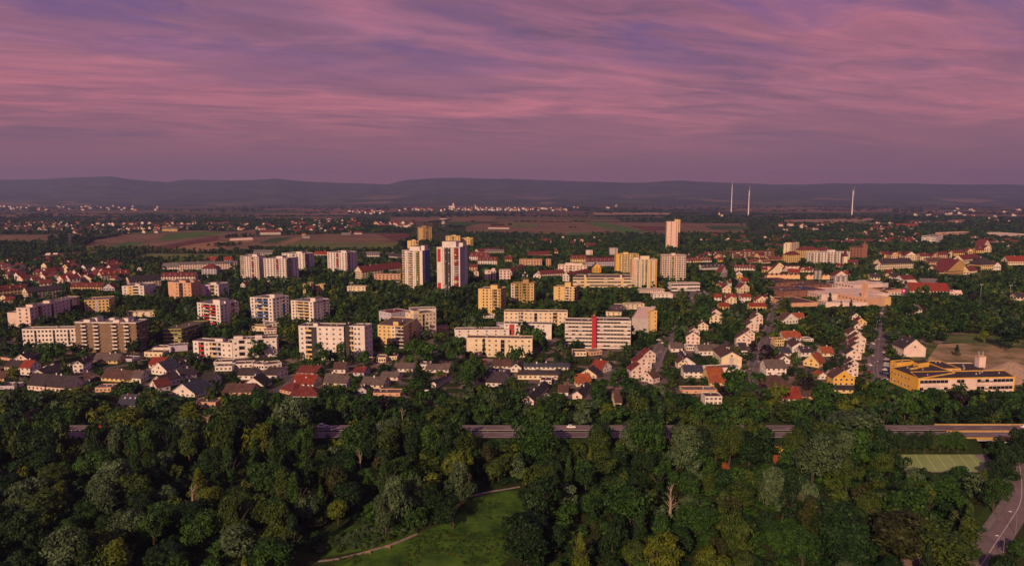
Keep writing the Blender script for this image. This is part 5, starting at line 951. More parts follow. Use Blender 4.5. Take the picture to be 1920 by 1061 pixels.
class Mass:
    """many trees joined into one object"""
    def __init__(s): s.V, s.T, s.M, s.n = [], [], [], 0; s.lib = {}
    def add(s, lod, shape, tone, x, y, r, h, z=0):
        key = (lod, shape)
        if key not in s.lib:
            ncl, nlf, ls = {0: (30, 40, .125), 1: (20, 15, .22), 2: (10, 9, .38), 3: (6, 4, .62)}[lod]; L = []
            for i in range(4):
                V, Fq, t = crown_np(500+i*13+lod*97+len(shape), shape, ncl, nlf, ls); V = V.copy(); V[:, 2] -= V[:, 2].min(); V[:, 2] /= V[:, 2].max(); V[:, :2] /= np.percentile(np.abs(V[:, :2]), 99); L.append((V, t))
            s.lib[key] = L
        V, t = s.lib[key][int(rng.integers(4))]; a = rng.uniform(0, 6.28); ca, sa = math.cos(a), math.sin(a)
        W = np.empty_like(V, dtype=np.float32); W[:, 0] = (V[:, 0]*ca-V[:, 1]*sa)*r+x; W[:, 1] = (V[:, 0]*sa+V[:, 1]*ca)*r+y; W[:, 2] = V[:, 2]*h*.93+h*.07+z
        s.V.append(W); s.T.append(np.clip(t+rng.uniform(-.2, .25), 0, 1)); s.M.append(np.full(len(t), TONES.index(tone), np.int32)); s.n += 1
    def build(s, name, label):
        if not s.V: return
        V = np.concatenate(s.V); n = len(V)//4; me = mesh_np(name, V, np.arange(n*4).reshape(-1, 4), [LEAF[t] for t in TONES], np.concatenate(s.M), np.concatenate(s.T)); o = link(name, me, kind='stuff'); o['label'] = label
        print(name, s.n, 'trees', n, 'quads')
TONES = list(LEAF)
def pick(d):
    k = random.random()*sum(d.values())
    for a, w in d.items():
        k -= w
        if k <= 0: return a
    return a
def hide_limit(px, py, r, h, x, y):
    """how tall a tree may be here without covering a facade that the photograph shows"""
    rp = r*1300/math.hypot(x, y)
    for x0, x1, yt, yb, sh in PROTECT:
        if py > yb-1 and px+rp*.8 > x0 and px-rp*.8 < x1 and py-yb < 75:
            lim = yb-(yb-yt)*sh
            top = proj(x, y, h)[1]
            if top < lim:
                h = height_at(px, py, lim+.5)
                if h < 2.5: return 0
    return h
from mathutils import noise as MN
# ---- the near wood
def in_px(px, py, P):
    r_ = False; j = len(P)-1
    for i in range(len(P)):
        if (P[i][1] > py) != (P[j][1] > py) and px < (P[j][0]-P[i][0])*(py-P[i][1])/((P[j][1]-P[i][1]) or 1e-9)+P[i][0]: r_ = not r_
        j = i
    return r_
MEADOW_KEEP = [(560, 1060), (610, 1000), (760, 1005), (860, 965), (870, 922), (990, 908), (1020, 925), (1012, 975), (975, 1040), (930, 1090), (870, 1150), (780, 1220), (400, 1220)]
PITCH_KEEP = [(1655, 850), (1690, 908), (1850, 908), (1872, 890), (1868, 866), (1834, 840), (1665, 840)]
cand = []
placed = []
def far_enough(x, y, d):
    for (a, b_, c_) in placed:
        if abs(a-x) < d and abs(b_-y) < d and (a-x)**2+(b_-y)**2 < (d*.5+c_*.5)**2: return False
    return True
# trees that stand out in the photograph: shape, tone, crown centre x, crown top y, base y, radius m, label
SPECIAL = [
 ('willow', 'grey', 735, 885, 985, 6.5, 'rounded silvery willow beside the meadow, taller of the pair'), ('willow', 'grey', 724, 928, 1002, 5.0, 'silvery willow in front of the rounded willow beside the meadow'), ('willow', 'grey', 776, 886, 962, 5.0, 'grey green willow right behind the rounded willow'),
 ('willow', 'grey', 865, 868, 950, 6.0, 'round grey green willow at the upper end of the meadow'), ('wide', 'yellow', 858, 838, 915, 6.0, 'bright yellow green tree standing at the middle of the wood'), ('round', 'dark', 850, 930, 990, 6.0, 'dark round tree at the meadow edge left of the path end'),
 ('willow', 'grey', 540, 748, 850, 12.0, 'broad silvery willow left of the highway vans'), ('poplar', 'yellow', 360, 752, 835, 6.0, 'yellow green columnar tree before the highway at left'), ('tall', 'yellow', 240, 762, 830, 8.0, 'yellow green tree beside the visible highway stretch at left'), ('tall', 'olive', 445, 752, 835, 9.0, 'olive billowing tree left of the broad silvery willow'),
 ('willow', 'grey', 1523, 812, 905, 11.0, 'big pale willow right of the orange clubhouse'), ('willow', 'grey', 1436, 872, 960, 6.0, 'pale slim willow in the right part of the wood'), ('willow', 'grey', 1490, 888, 970, 8.5, 'pale willow right of the slim willow in the right wood'), ('poplar', 'grey', 1467, 892, 975, 3.5, 'narrow whitish poplar between the two pale willows'),
 ('tall', 'grey', 1597, 765, 852, 11.0, 'sparse grey green tree rising before the highway at right'), ('round', 'dark', 1570, 945, 1045, 11, 'large dark dome shaped tree in the right foreground'), ('round', 'mid', 1722, 905, 1005, 11, 'large mid green tree below the sports pitch'), ('round', 'olive', 1775, 990, 1085, 11, 'olive round tree beside the lower road'),
 ('tall', 'brown', 1690, 950, 1060, 9, 'brownish tall tree in the right foreground'), ('round', 'mid', 1010, 784, 870, 10, 'green round tree in front of the highway left of the white car'), ('round', 'mid', 1210, 770, 870, 10, 'green round tree in front of the highway right of the white car'), ('willow', 'grey', 1270, 795, 880, 9, 'grey green tree right of the highway car trees'),
 ('willow', 'grey', 155, 985, 1085, 9, 'silvery willow in the lower left corner of the wood'), ('poplar', 'yellow', 222, 1012, 1090, 4, 'small golden yellow tree at the lower left'), ('willow', 'olive', 190, 985, 1075, 7, 'pale olive tree behind the golden tree'), ('willow', 'olive', 450, 935, 1020, 7, 'olive grey willow in the lower left wood'), ('willow', 'olive', 535, 950, 1030, 9, 'olive grey spreading willow left of the meadow'),
 ('willow', 'grey', 220, 855, 940, 9, 'silver tipped willow left of the dead trunk'), ('willow', 'grey', 30, 905, 975, 10, 'silver tipped willow at the left edge of the wood'), ('cone', 'dark', 786, 682, 731, 6.5, 'dark egg shaped conifer before the bungalow roofs'), ('wide', 'mid', 881, 667, 728, 11, 'largest round tree among the houses left of the blue roofed house'),
 ('round', 'yellow', 1235, 1001, 1090, 7, 'yellow tinged tree in the bottom foreground'), ('round', 'mid', 1180, 895, 990, 8, 'green tree right of the meadow'), ('round', 'dark', 1018, 895, 985, 8, 'dark tree at the right edge of the meadow'), ('round', 'dark', 990, 972, 1065, 7.5, 'dark tree at the lower right edge of the meadow'),
 ('round', 'dark', 1914, 800, 866, 5.5, 'dark tree in front of the right end of the highway bridge'), ('bush', 'mid', 1908, 1010, 1050, 3.5, 'green bush right of the lower road bend'), ('bush', 'dark', 1880, 1040, 1090, 4, 'dark bush at the bottom right corner beside the road'), ('round', 'mid', 1862, 985-95, 960, 4.5, 'green roadside tree left of the upper road bend'), ('round', 'dark', 1868, 850, 908, 4, 'small dark tree between the sports pitch and the road')]
for sh, tn, px, ty, by, r, lab in SPECIAL:
    x, y = G(px, by); h = height_at(px, by, ty); tree(0, sh, tn, x, y, r, h, full=True, desc=lab); placed.append((x, y, 2*r)); 
    if '?' in lab: pass
landmark('the rounded silvery willow', 735, 985); landmark('the broad silvery willow', 540, 850); landmark('the bright yellow green tree', 858, 915); landmark('the big pale willow', 1523, 905); landmark('the sparse grey tree', 1597, 852)
landmark('the large dark dome tree', 1570, 1045); landmark('the olive tree by the road', 1775, 1085); landmark('the lower left silvery willow', 155, 1085); landmark('the silver tipped left willow', 30, 975); landmark('the yellow tinged front tree', 1235, 1090)
landmark('the sports pitch', 1765, 900); landmark('the path bend', 900, 935); landmark('the golden front tree', 222, 1090); landmark('the pale slim willow', 1436, 960); landmark('the olive grey willow', 450, 1020)
GAPS = [(128, 186), (590, 652), (888, 985), (1035, 1096), (1146, 1176), (1232, 1248), (1440, 1486), (1812, 1910)]
x = -265.0
while x < 262:
    for row in (11, 21):
        X, Y = x+random.uniform(-2, 2)+row*.3, hy0-row-random.uniform(0, 3); px, py = proj(X, Y, 0); gap = any(a < px < b for a, b in GAPS)
        if in_px(px, py, PITCH_KEEP) or not is_free(X, Y): continue
        r = random.uniform(4.6, 6.4); h = random.uniform(16.5, 21) if not gap else random.uniform(8.5, 10.5)
        if gap: r = min(r, 4.2)
        if not far_enough(X, Y, r*.9): continue
        placed.append((X, Y, r*.9)); cand.append((r/Y*1000, pick(dict(round=5, wide=1, tall=3, willow=.6)) if not gap else 'round', pick(dict(dark=4, mid=4, olive=3, yellow=1.2, grey=.8, brown=.2)), X, Y, r, h))
    x += 5.2
x = -262.0
while x < 166:
    X, Y = x+random.uniform(-1, 1), hy0-5.5-random.uniform(0, 1.5); px, py = proj(X, Y, 0)
    if not any(a-8 < px < b+8 for a, b in GAPS):
        r = random.uniform(3.4, 4.8); placed.append((X, Y, r)); cand.append((r/Y*1000, pick(dict(round=4, wide=1, tall=3)), pick(dict(dark=4, mid=4, olive=3, yellow=.8)), X, Y, r, random.uniform(12.5, 17)))
    x += 5.4
x = 166.0
while x < 208:
    X, Y = x+random.uniform(-1, 1), hy0-6-random.uniform(0, 1.5); r = random.uniform(2.8, 4); tree(0, pick(dict(round=3, wide=1, tall=1)), pick(dict(dark=4, mid=3, olive=1)), X, Y, r, random.uniform(9, 12)); placed.append((X, Y, r*1.3)); x += 3.8
y = 170.0
while y < 372:
    sp = 7.4
    x = -y*.80-15
    while x < y*.80+15:
        X, Y = x+random.uniform(-3.2, 3.2), y+random.uniform(-3.2, 3.2); x += sp
        px, py = proj(X, Y, 0)
        if in_px(px, py, MEADOW_KEEP) or in_px(px, py, PITCH_KEEP) or (1340 < px < 1500 and 848 < py < 905) or not is_free(X, Y): continue
        if px > 1856-(py-960)*.45 and py > 900: continue
        if Y > hy0-9: continue
        left = px < 640
        tone = pick(dict(dark=5, mid=4, olive=3.4 if left else 2.4, yellow=.7, grey=1.2 if left else .6, brown=.35, copper=.05))
        sh = pick(dict(round=6, wide=2.5, tall=2.5, willow=1.2 if tone in ('grey', 'olive') else .1, poplar=.35, cone=.3, bush=.4))
        r = random.choice([random.uniform(3.0, 4.6), random.uniform(4.0, 6.4)])*(1.15 if sh == 'wide' else .6 if sh == 'poplar' else .7 if sh in ('cone', 'bush') else 1); h = {'bush': r*1.0, 'poplar': random.uniform(15, 22), 'cone': random.uniform(12, 18)}.get(sh, min(r*random.uniform(1.9, 2.6), 17))
        if Y > hy0-45 and px < 1830:   # low enough to keep the road in view here and there
            gap = (130 < px < 185) or (888 < px < 985) or (1035 < px < 1095) or (1440 < px < 1485) or (1815 < px < 1905) or (1150 < px < 1175) or (590 < px < 650)
            if gap: h = min(h, 10+(hy0-Y)*.12); 
            if h < 3: continue
        if 1655 < px < 1870 and 895 < py < 1000: h = min(h, height_at(px, py, 876))
        if h < 3: continue
        d = 1.45*r
        if not far_enough(X, Y, d*1.05): continue
        placed.append((X, Y, d)); cand.append((r/Y*1000, sh, tone, X, Y, r, h))
    y += sp*.9
cand.sort(key=lambda c_: -c_[0]); cnt = {}; wood = Mass()
for _, sh, tn, X, Y, r, h in cand:
    k = TREEKIND[sh]; cnt[k] = cnt.get(k, NTREE.get(k, 0))+1
    if cnt[k] <= 285: tree(0, sh, tn, X, Y, r, h)
    else: wood.add(0, sh, tn, X, Y, r, h)
# undergrowth between the trees, low and dense
und = Mass(); y = 172.0
while y < 366:
    x = -y*.80-10
    while x < y*.80+10:
        X, Y = x+random.uniform(-3, 3), y+random.uniform(-3, 3); x += 6.5; px, py = proj(X, Y, 0)
        if in_px(px, py, MEADOW_KEEP) or in_px(px, py, PITCH_KEEP) or not is_free(X, Y) or (px > 1840-(py-960)*.45 and py > 900) or Y > hy0-8: continue
        und.add(1, 'bush', pick(dict(dark=4, mid=2, brown=1)), X, Y, random.uniform(2.6, 4.2), random.uniform(2.0, 4.5))
    y += 6.5
# reeds by the meadow
for k in range(260):
    px, py = random.uniform(600, 780), random.uniform(965, 1040)
    if py < 1052-(px-600)*.28 and py > 1015-(px-600)*.26: X, Y = G(px, py); und.add(1, 'bush', pick(dict(grey=2, olive=2, mid=1)), X, Y, random.uniform(.8, 1.8), random.uniform(1.0, 2.4))
tuft = Mass()
for k in range(1500):
    px, py = random.uniform(620, 1020), random.uniform(918, 1061)
    if not in_px(px, py, meadow): continue
    X, Y = G(px, py)
    if MN.noise(Vector((X*.06, Y*.06, 1))) < -.05: continue
    tuft.add(3, 'bush', pick(dict(mid=4, olive=3, yellow=1)), X, Y, random.uniform(.4, 1.1), random.uniform(.25, .6))
tuft.build('meadow_tufts', 'rough grass tufts growing across the meadow')
wood.build('woodland', 'the rest of the dense mixed wood, furthest rows before the highway'); und.build('undergrowth', 'low shrubs and reeds growing under and between the trees')

# ---- shrubs on the highway bank and behind it
placed2 = {}
def near2(x, y, d):
    i, j = int(x//12), int(y//12)
    for a in (i-1, i, i+1):
        for b_ in (j-1, j, j+1):
            for (p, q_, c_) in placed2.get((a, b_), ()):
                if (p-x)**2+(q_-y)**2 < ((d+c_)*.5)**2: return True
    return False
def put2(x, y, d): placed2.setdefault((int(x//12), int(y//12)), []).append((x, y, d))
gard = []; town = Mass()
FIR = [(1555, 573, 548), (1577, 576, 562), (1595, 577, 560), (1475, 590, 560), (1385, 605, 563), (1170, 690, 655), (1068, 672, 647), (1560, 690, 662), (1793, 668, 645), (1600, 590, 572), (1440, 580, 548), (1330, 600, 575)]
for px, by, ty in FIR:
    X, Y = G(px, by); h = height_at(px, by, ty); tree(1, 'cone', 'dark', X, Y, h*.24, h); put2(X, Y, 6)
BIG = [('wide', 'mid', 848, 626, 690, 8), ('round', 'mid', 785, 632, 690, 9), ('wide', 'dark', 985, 596, 640, 8), ('wide', 'mid', 1000, 608, 655, 9), ('round', 'mid', 970, 640, 685, 7), ('round', 'olive', 855, 600, 620, 7), ('round', 'dark', 258, 627, 665, 7), ('wide', 'mid', 100, 637, 683, 7), ('tall', 'yellow', 27, 684, 718, 3.5), ('round', 'mid', 490, 630, 672, 8),
 ('wide', 'mid', 1395, 693, 748, 12), ('tall', 'copper', 1436, 645, 690, 5), ('round', 'copper', 1508, 702, 742, 6), ('round', 'copper', 1412, 640, 660, 4), ('round', 'dark', 1710, 560, 600, 8), ('tall', 'dark', 1885, 600, 655, 8), ('round', 'yellow', 1845, 615, 642, 5), ('round', 'mid', 735, 640, 672, 6), ('round', 'mid', 682, 650, 685, 6), ('wide', 'mid', 420, 610, 640, 7),
 ('tall', 'dark', 855, 528, 590, 7), ('poplar', 'dark', 745, 530, 585, 6), ('poplar', 'dark', 855, 535, 580, 5), ('round', 'mid', 580, 520, 575, 9), ('round', 'olive', 195, 538, 575, 10), ('round', 'mid', 1420, 765, 800, 9), ('round', 'mid', 1690, 745, 775, 6), ('round', 'mid', 1800, 718, 752, 6), ('wide', 'mid', 1545, 718, 765, 9), ('round', 'yellow', 1465, 715, 758, 6), ('wide', 'dark', 40, 640, 672, 10), ('tall', 'mid', 640, 640, 690, 3.5), ('tall', 'mid', 600, 640, 690, 4)]
for sh, tn, px, ty, by, r in BIG:
    X, Y = G(px, by); h = height_at(px, by, ty); gard.append((99, sh, tn, X, Y, r, h)); put2(X, Y, r*1.5)
def town_density(px, py):
    if py > 748: return .98
    if py > 640: return .30 if px < 1640 else .35
    if px > 1660 and py > 560: return .95 if not in_px(px, py, [(1720, 700), (1720, 660), (1770, 640), (2000, 640), (2000, 730), (1720, 730)]) else .12
    if py > 560: return .9
    if py > 488 and px < 440 and py < 566: return .3
    if py > 505: return .72
    return .5 if px < 900 else .85
y = hy1+9
while y < 1500:
    sp = 7.2 if y < 700 else 8.5
    x = -y*.79-10
    while x < y*.79+10:
        X, Y = x+random.uniform(-3, 3), y+random.uniform(-3, 3); x += sp
        px, py = proj(X, Y, 0)
        if random.random() > town_density(px, py) or not is_free(X, Y): continue
        tone = pick(dict(dark=4, mid=5, olive=3, yellow=1.1, grey=.5, brown=.3, copper=.2)); sh = pick(dict(round=6, wide=2, tall=2.2, cone=.8, poplar=.3, bush=2.2 if 640 < py < 748 else .5))
        r = random.uniform(2.6, 4.8)*(1.5 if py < 640 or py > 748 else 1); r *= {'bush': .5, 'cone': .6, 'poplar': .45}.get(sh, 1); h = {'bush': r*1.4, 'cone': random.uniform(8, 15), 'poplar': random.uniform(12, 18)}.get(sh, min(r*random.uniform(1.8, 2.3), 15))
        if near2(X, Y, r*1.25): continue
        h2 = hide_limit(px, py, r, h, X, Y)
        if h2 <= 0: continue
        if h2 < h*.6:
            if random.random() < .3: continue
            sh = 'bush'; r = min(r, h2*.9)
        put2(X, Y, r*1.25); gard.append((r/Y*1000, sh, tone, X, Y, r, min(h, h2)))
    y += sp*.85
gard.sort(key=lambda c_: -c_[0]); n_g = 0; n_b = 0
for _, sh, tn, X, Y, r, h in gard:
    if sh == 'bush' and n_b < 60 and Y < 560: n_b += 1; tree(1, sh, tn, X, Y, r, h, name='garden_bush', parts=False)
    elif sh != 'bush' and n_g < 260 and Y < 900: n_g += 1; tree(1, sh, tn, X, Y, r, h, name='garden_tree', parts=Y < 480)
    else: town.add(1 if Y < 760 else 2, sh, tn, X, Y, r, h)
town.build('town_trees', 'the smaller and farther trees and hedges between the buildings of the town')

# ---- far trees and tree lines beyond the town
from mathutils import noise as MN
def mnoise(x, y): return MN.noise(Vector((x*.004, y*.0022, 3.3)))
far = Mass()
def far_ok(X, Y): return is_free(X, Y)
y = 1500.0
while y < 3600:
    sp = 15 if y < 2200 else 22
    x = -y*.78
    while x < y*.78:
        X, Y = x+random.uniform(-7, 7), y+random.uniform(-7, 7); x += sp; px, py = proj(X, Y, 0)
        den_ = .0
        if px > 860 and 446 < py < 484: den_ = .92
        if px > 1440 and 424 < py: den_ = .9
        if px < 860 and py > 478: den_ = .75
        if px < 160 and 452 < py < 480: den_ = .9
        if 1020 > px > 860 and 440 < py < 450: den_ = .5
        if py < 440 and px < 900: den_ = .55 if 412 < py < 440 and px < 730 and mnoise(X, Y) > -.15 else .1
        if px > 1300 and py < 436: den_ = .5 if mnoise(X, Y) > 0 else .15
        if random.random() > den_ or not far_ok(X, Y): continue
        far.add(2 if y < 2000 else 3, random.choice(['round', 'wide', 'tall']), pick(dict(dark=5, mid=4, olive=2)), X, Y, random.uniform(5, 9)*(1 if y < 2200 else 1.35), random.uniform(8, 13))
    y += sp*.8

# belts and clumps traced from the photograph: polyline, width m, height m
BELTS = [(Z1, [(385, 560), (640, 560)], 90, 22), (Z1, [(390, 540), (630, 545)], 60, 26), (Z1, [(0, 600), (320, 600)], 120, 16), (Z1, [(0, 570), (250, 565)], 90, 15), (Z1, [(200, 700), (800, 690), (1200, 695)], 70, 11), (Z1, [(640, 530), (880, 492)], 25, 9), (Z1, [(740, 640), (1130, 612)], 40, 10), (Z1, [(520, 625), (700, 605)], 25, 8),
 (Z1, [(1580, 565), (1780, 562)], 60, 11), (Z1, [(1700, 500), (1920, 495)], 60, 12), (Z1, [(1460, 622), (1920, 618)], 30, 8), (Z1, [(240, 350), (500, 350)], 160, 22), (Z1, [(1000, 345), (1920, 345)], 90, 13), (Z1, [(500, 385), (1300, 390), (1540, 400)], 90, 12), (Z1, [(0, 470), (900, 462), (1250, 450)], 30, 9),
 (Z2, [(0, 345), (700, 345)], 60, 12), (Z2, [(0, 430), (500, 470), (860, 462)], 90, 11), (Z2, [(500, 410), (860, 430), (1180, 462)], 110, 12), (Z2, [(-60, 590), (500, 605), (1080, 612)], 30, 9), (Z2, [(1080, 590), (1200, 545)], 80, 22), (Z2, [(1220, 560), (1420, 560)], 50, 18), (Z2, [(1000, 340), (1920, 338)], 80, 12), (Z2, [(1340, 420), (1560, 430)], 50, 12), (Z2, [(1450, 480), (1920, 500)], 40, 16), (Z2, [(1750, 420), (1920, 410)], 25, 9), (Z2, [(1300, 390), (1460, 375)], 30, 9), (Z2, [(700, 385), (860, 380)], 80, 14),
 (Z3, [(0, 345), (600, 350), (1180, 345)], 110, 13), (Z3, [(800, 380), (1300, 378), (1700, 388)], 160, 18), (Z3, [(1200, 345), (1700, 375)], 110, 16), (Z3, [(0, 385), (600, 385)], 20, 8), (Z3, [(430, 432), (500, 432)], 16, 9), (Z3, [(640, 310), (1120, 305)], 110, 12), (Z3, [(1180, 330), (1560, 320)], 90, 12), (Z3, [(0, 500), (380, 500)], 50, 16), (Z3, [(600, 490), (1150, 490)], 40, 14), (Z3, [(1260, 490), (1750, 490)], 50, 15), (Z3, [(1700, 410), (1920, 405)], 25, 9),
 (Z4, [(0, 400), (640, 418)], 90, 14), (Z4, [(400, 350), (790, 352)], 70, 12), (Z4, [(780, 355), (1560, 360)], 140, 16), (Z4, [(980, 310), (1200, 310)], 160, 22), (Z4, [(1400, 320), (1920, 330)], 160, 16), (Z4, [(0, 260), (400, 262)], 60, 10), (Z4, [(460, 300), (620, 305)], 60, 10), (Z4, [(1500, 390), (1920, 385)], 60, 13), (Z4, [(560, 430), (1300, 438)], 120, 14), (Z4, [(1560, 430), (1920, 410)], 140, 18)]
for fr, pts, w, hh in BELTS:
    q = [G(*tf(fr, *p)) for p in pts]
    for a, b_ in zip(q, q[1:]):
        L = math.dist(a, b_); st = max(5.0, a[1]*.0045); n_ = int(L/st*(1+w/55))+1
        for k in range(n_):
            t = random.random(); X = a[0]+(b_[0]-a[0])*t; Y = a[1]+(b_[1]-a[1])*t+random.uniform(-.5, .5)*w*(1+a[1]*.0002)
            far.add(3 if Y > 1900 else 2, random.choice(['round', 'wide', 'tall', 'round']), pick(dict(dark=7, mid=2, olive=1)), X, Y, random.uniform(5, 8.5)*(1+max(0, Y-2500)*.00018), hh*random.uniform(.6, 1.05))
# scattered hedges to the foot of the hills
for k in range(2600):
    Y = 3300+3500*random.random()**1.1; X = random.uniform(-.76, .76)*Y
    if MN.noise(Vector((X*.0012, Y*.0016, 8.1))) < .02: continue
    far.add(3, 'wide', 'dark', X+random.uniform(-25, 25), Y, random.uniform(12, 24), random.uniform(8, 13))
far.build('far_woods', 'dark tree belts, hedges and woods between the far fields')
# ------------------------------------------------------------------ villages in the plain
VW = 'WWPPCWPA'
vill = []
def village(fr, x0, x1, y0, y1, n_, phrase, red=.7):
    for k in range(n_):
        X, Y = random.uniform(x0, x1), random.uniform(y0, y1); px, py = tf(fr, X, Y); x, y = G(px, py)
        vill.append((y, x, random.random() < .45, random.choice(VW), 'm' if random.random() < red else random.choice('dbr'), phrase))
village(Z1, 0, 540, 400, 468, 70, 'in the village left of the fields'); village(Z1, 540, 1200, 405, 470, 62, 'in the village behind the brown field'); village(Z1, 1200, 1920, 400, 445, 34, 'near the yellow farm hall')
village(Z2, 0, 200, 410, 470, 16, 'near the yellow farm hall'); village(Z2, 260, 780, 372, 475, 70, 'in the village over the ploughed field'); village(Z2, 860, 1200, 400, 428, 30, 'left of the far yellow tower'); village(Z2, 700, 950, 308, 326, 26, 'in the pale far village'); village(Z2, 1070, 1920, 285, 305, 56, 'in the castle village', .5)
village(Z3, 0, 420, 288, 302, 40, 'in the castle village', .5); village(Z1, 0, 1200, 268, 300, 40, 'in the farthest village left'); village(Z3, 400, 1000, 240, 285, 14, 'below the far hills'); village(Z3, 1400, 1900, 500, 555, 14, 'right of the lone slab tower'); village(Z3, 0, 700, 515, 575, 16, 'among the trees before the far fields')
village(Z4, 560, 1120, 480, 560, 40, 'below the far right fields', .9); village(Z4, 0, 560, 400, 470, 20, 'left of the far right fields'); village(Z4, 1540, 1900, 520, 570, 16, 'below the great pale hall'); village(Z4, 760, 1130, 400, 450, 16, 'around the red roofed inn'); village(Z4, 1100, 1900, 290, 400, 26, 'on the far right slope')
village(Z4, 0, 160, 480, 640, 14, 'left of the cream group'); village(Z1, 0, 900, 690, 850, 60, 'in the red roofed quarter at left', .9); village(Z3, 1300, 1900, 620, 690, 20, 'right of the pinkish strip tower', .9)
vill.sort(key=lambda v: v[0]); VP = {}; nv = 0; rest = {}
def simple_house(mb, x, y, w, d, h, rise, rot, wm, rm):
    ca, sa = math.cos(rot), math.sin(rot)
    def P(u, v, z): return (x+u*ca-v*sa, y+u*sa+v*ca, z)
    mb.poly([P(0, 0, 0), P(w, 0, 0), P(w, 0, h), P(0, 0, h)], wm); mb.poly([P(w, 0, 0), P(w, d, 0), P(w, d, h), P(w, d/2, h+rise), P(w, 0, h)], wm); mb.poly([P(0, 0, 0), P(0, d, 0), P(0, d, h), P(0, d/2, h+rise), P(0, 0, h)], wm); mb.poly([P(0, d, 0), P(w, d, 0), P(w, d, h), P(0, d, h)], wm)
    o_ = .4; mb.poly([P(-o_, -o_, h-.3), P(w+o_, -o_, h-.3), P(w+o_, d/2, h+rise), P(-o_, d/2, h+rise)], rm); mb.poly([P(-o_, d+o_, h-.3), P(w+o_, d+o_, h-.3), P(w+o_, d/2, h+rise), P(-o_, d/2, h+rise)], rm)
    for k in range(3): mb.poly([P(w*(k+.3)/3, -.04, h*.45), P(w*(k+.3)/3+1.2, -.04, h*.45), P(w*(k+.3)/3+1.2, -.04, h*.78), P(w*(k+.3)/3, -.04, h*.78)], GLASS)
restmb = MB(); base_rot = {}
for (y, x, g_, w_, r_, ph) in vill:
    if not is_free(x, y) and y < 3500 and not (y > 1500): continue
    if ph not in base_rot: base_rot[ph] = random.uniform(-.5, .5)
    key = (g_, w_, r_)
    rot = base_rot[ph]+random.gauss(0, .12)+(math.pi/2*1 if g_ else 0); sc = random.uniform(1.0, 1.5)*(1+max(0, y-2500)*.00012)
    if nv < 290:
        if key not in VP:
            b = MB(); simple_house(b, -5, -5, 10, 9, 5.4, 3.6, 0, wallm(w_), roofm(r_)); VP[key] = b.data('village_house')
        o = link('village_house', VP[key], None, (x, y, 0), rot); o.scale = (sc, sc, sc*.95); nv += 1
        px, py = proj(x, y, 0); tag(o, f"small {WNAME[w_]} {'gable' if g_ else 'house'} with {RNAME[r_]} roof", 'house', px, py, 'village houses '+ph)
        mark_poly([(x-6, y-6), (x+6, y-6), (x+6, y+6), (x-6, y+6)])
    else: simple_house(restmb, x, y, 11*sc, 9*sc, 5.4*sc, 3.6*sc, rot, wallm(w_), roofm(r_))
o = restmb.build('distant_houses', kind='stuff'); o['label'] = 'the farthest village houses as pale dots below the hills'
# castle-like white building and church towers far away
e = empty('castle', (*G(847, 392), 0)); q = MB(); q.box(-24, 24, 0, 26, 0, 26, wallm('W')); q.build('walls', e); q = MB(); q.hexa([(-25, -1, 26), (25, -1, 26), (25, 27, 26), (-25, 27, 26), (-18, 12, 38), (18, 12, 38), (18, 14, 38), (-18, 14, 38)], roofm('m')); q.build('roof', e)
q = MB(); q.box(8, 20, -4, 8, 0, 48, wallm('W')); q.hexa([(7, -5, 48), (21, -5, 48), (21, 9, 48), (7, 9, 48), (13.8, 1.8, 62), (14.2, 1.8, 62), (14.2, 2.2, 62), (13.8, 2.2, 62)], roofm('m')); q.build('tower', e)
tag(e, 'white castle like building with tower standing above the far village', 'castle', 847, 390, full=True); landmark('the white castle', 847, 390)
def church(px, py, hh, lab):
    e = empty('church', (*G(px, py), 0)); q = MB(); q.box(-3, 3, -3, 3, 0, hh*.6, wallm('C')); q.build('tower', e); q = MB(); q.hexa([(-3.3, -3.3, hh*.6), (3.3, -3.3, hh*.6), (3.3, 3.3, hh*.6), (-3.3, 3.3, hh*.6), (-.1, -.1, hh), (.1, -.1, hh), (.1, .1, hh), (-.1, .1, hh)], roofm('m')); q.build('spire', e)
    q = MB(); simple_house(q, 3, -5, 18, 10, hh*.3, 5, 0, wallm('C'), roofm('m')); q.build('nave', e); tag(e, lab, 'church', px, py, full=True); PROTECT.append((px-4, px+8, py-hh*(py-365)/120, py, .3))
church(1583, 504, 34, 'cream church with slim spire before the white balcony slab'); church(891, 392, 60, 'far church spire in the castle village'); church(1348, 406, 34, 'tiny church at the field edge below the turbines')
# wind turbines
for px, by, ty, lab in ((1371, 398, 348, 'leftmost of the three slim white wind turbines'), (1403, 405, 358, 'middle one of the three slim white wind turbines'), (1597, 405, 358, 'lone white wind turbine right of the other two')):
    x, y = G(px, by); h = height_at(px, by, ty); e = empty('wind_turbine', (x, y, 0)); WT = mat('turbine_white', (.72, .68, .66), .5, .03); q = MB(); q.tube((0, 0, 0), (0, 0, h), 3.6, 2.0, WT, 14); q.build('tower', e)
    q = MB(); q.box(-2, 2, -5, 6, h-1.5, h+2.5, WT); q.build('nacelle', e); rot_ = MB(); rot_.tube((0, -7, h+.5), (0, -5, h+.5), 1.2, 2.2, WT, 12); hub = rot_.build('hub', e); az = random.uniform(0, 2)
    for k in range(3):
        a = az+k*2.094; q = MB(); d = Vector((math.sin(a)*.25, math.sin(a)*.97, math.cos(a))); q.tube(Vector((0, -6, h+.5))+d*2, Vector((0, -6, h+.5))+d*34, 1.1, .25, WT, 6); q.build('blade', hub)
    tag(e, lab, 'wind turbine', px, by, 'wind turbines', full=True); landmark('the '+('left' if px < 1390 else 'middle' if px < 1500 else 'right')+' wind turbine', px, by)
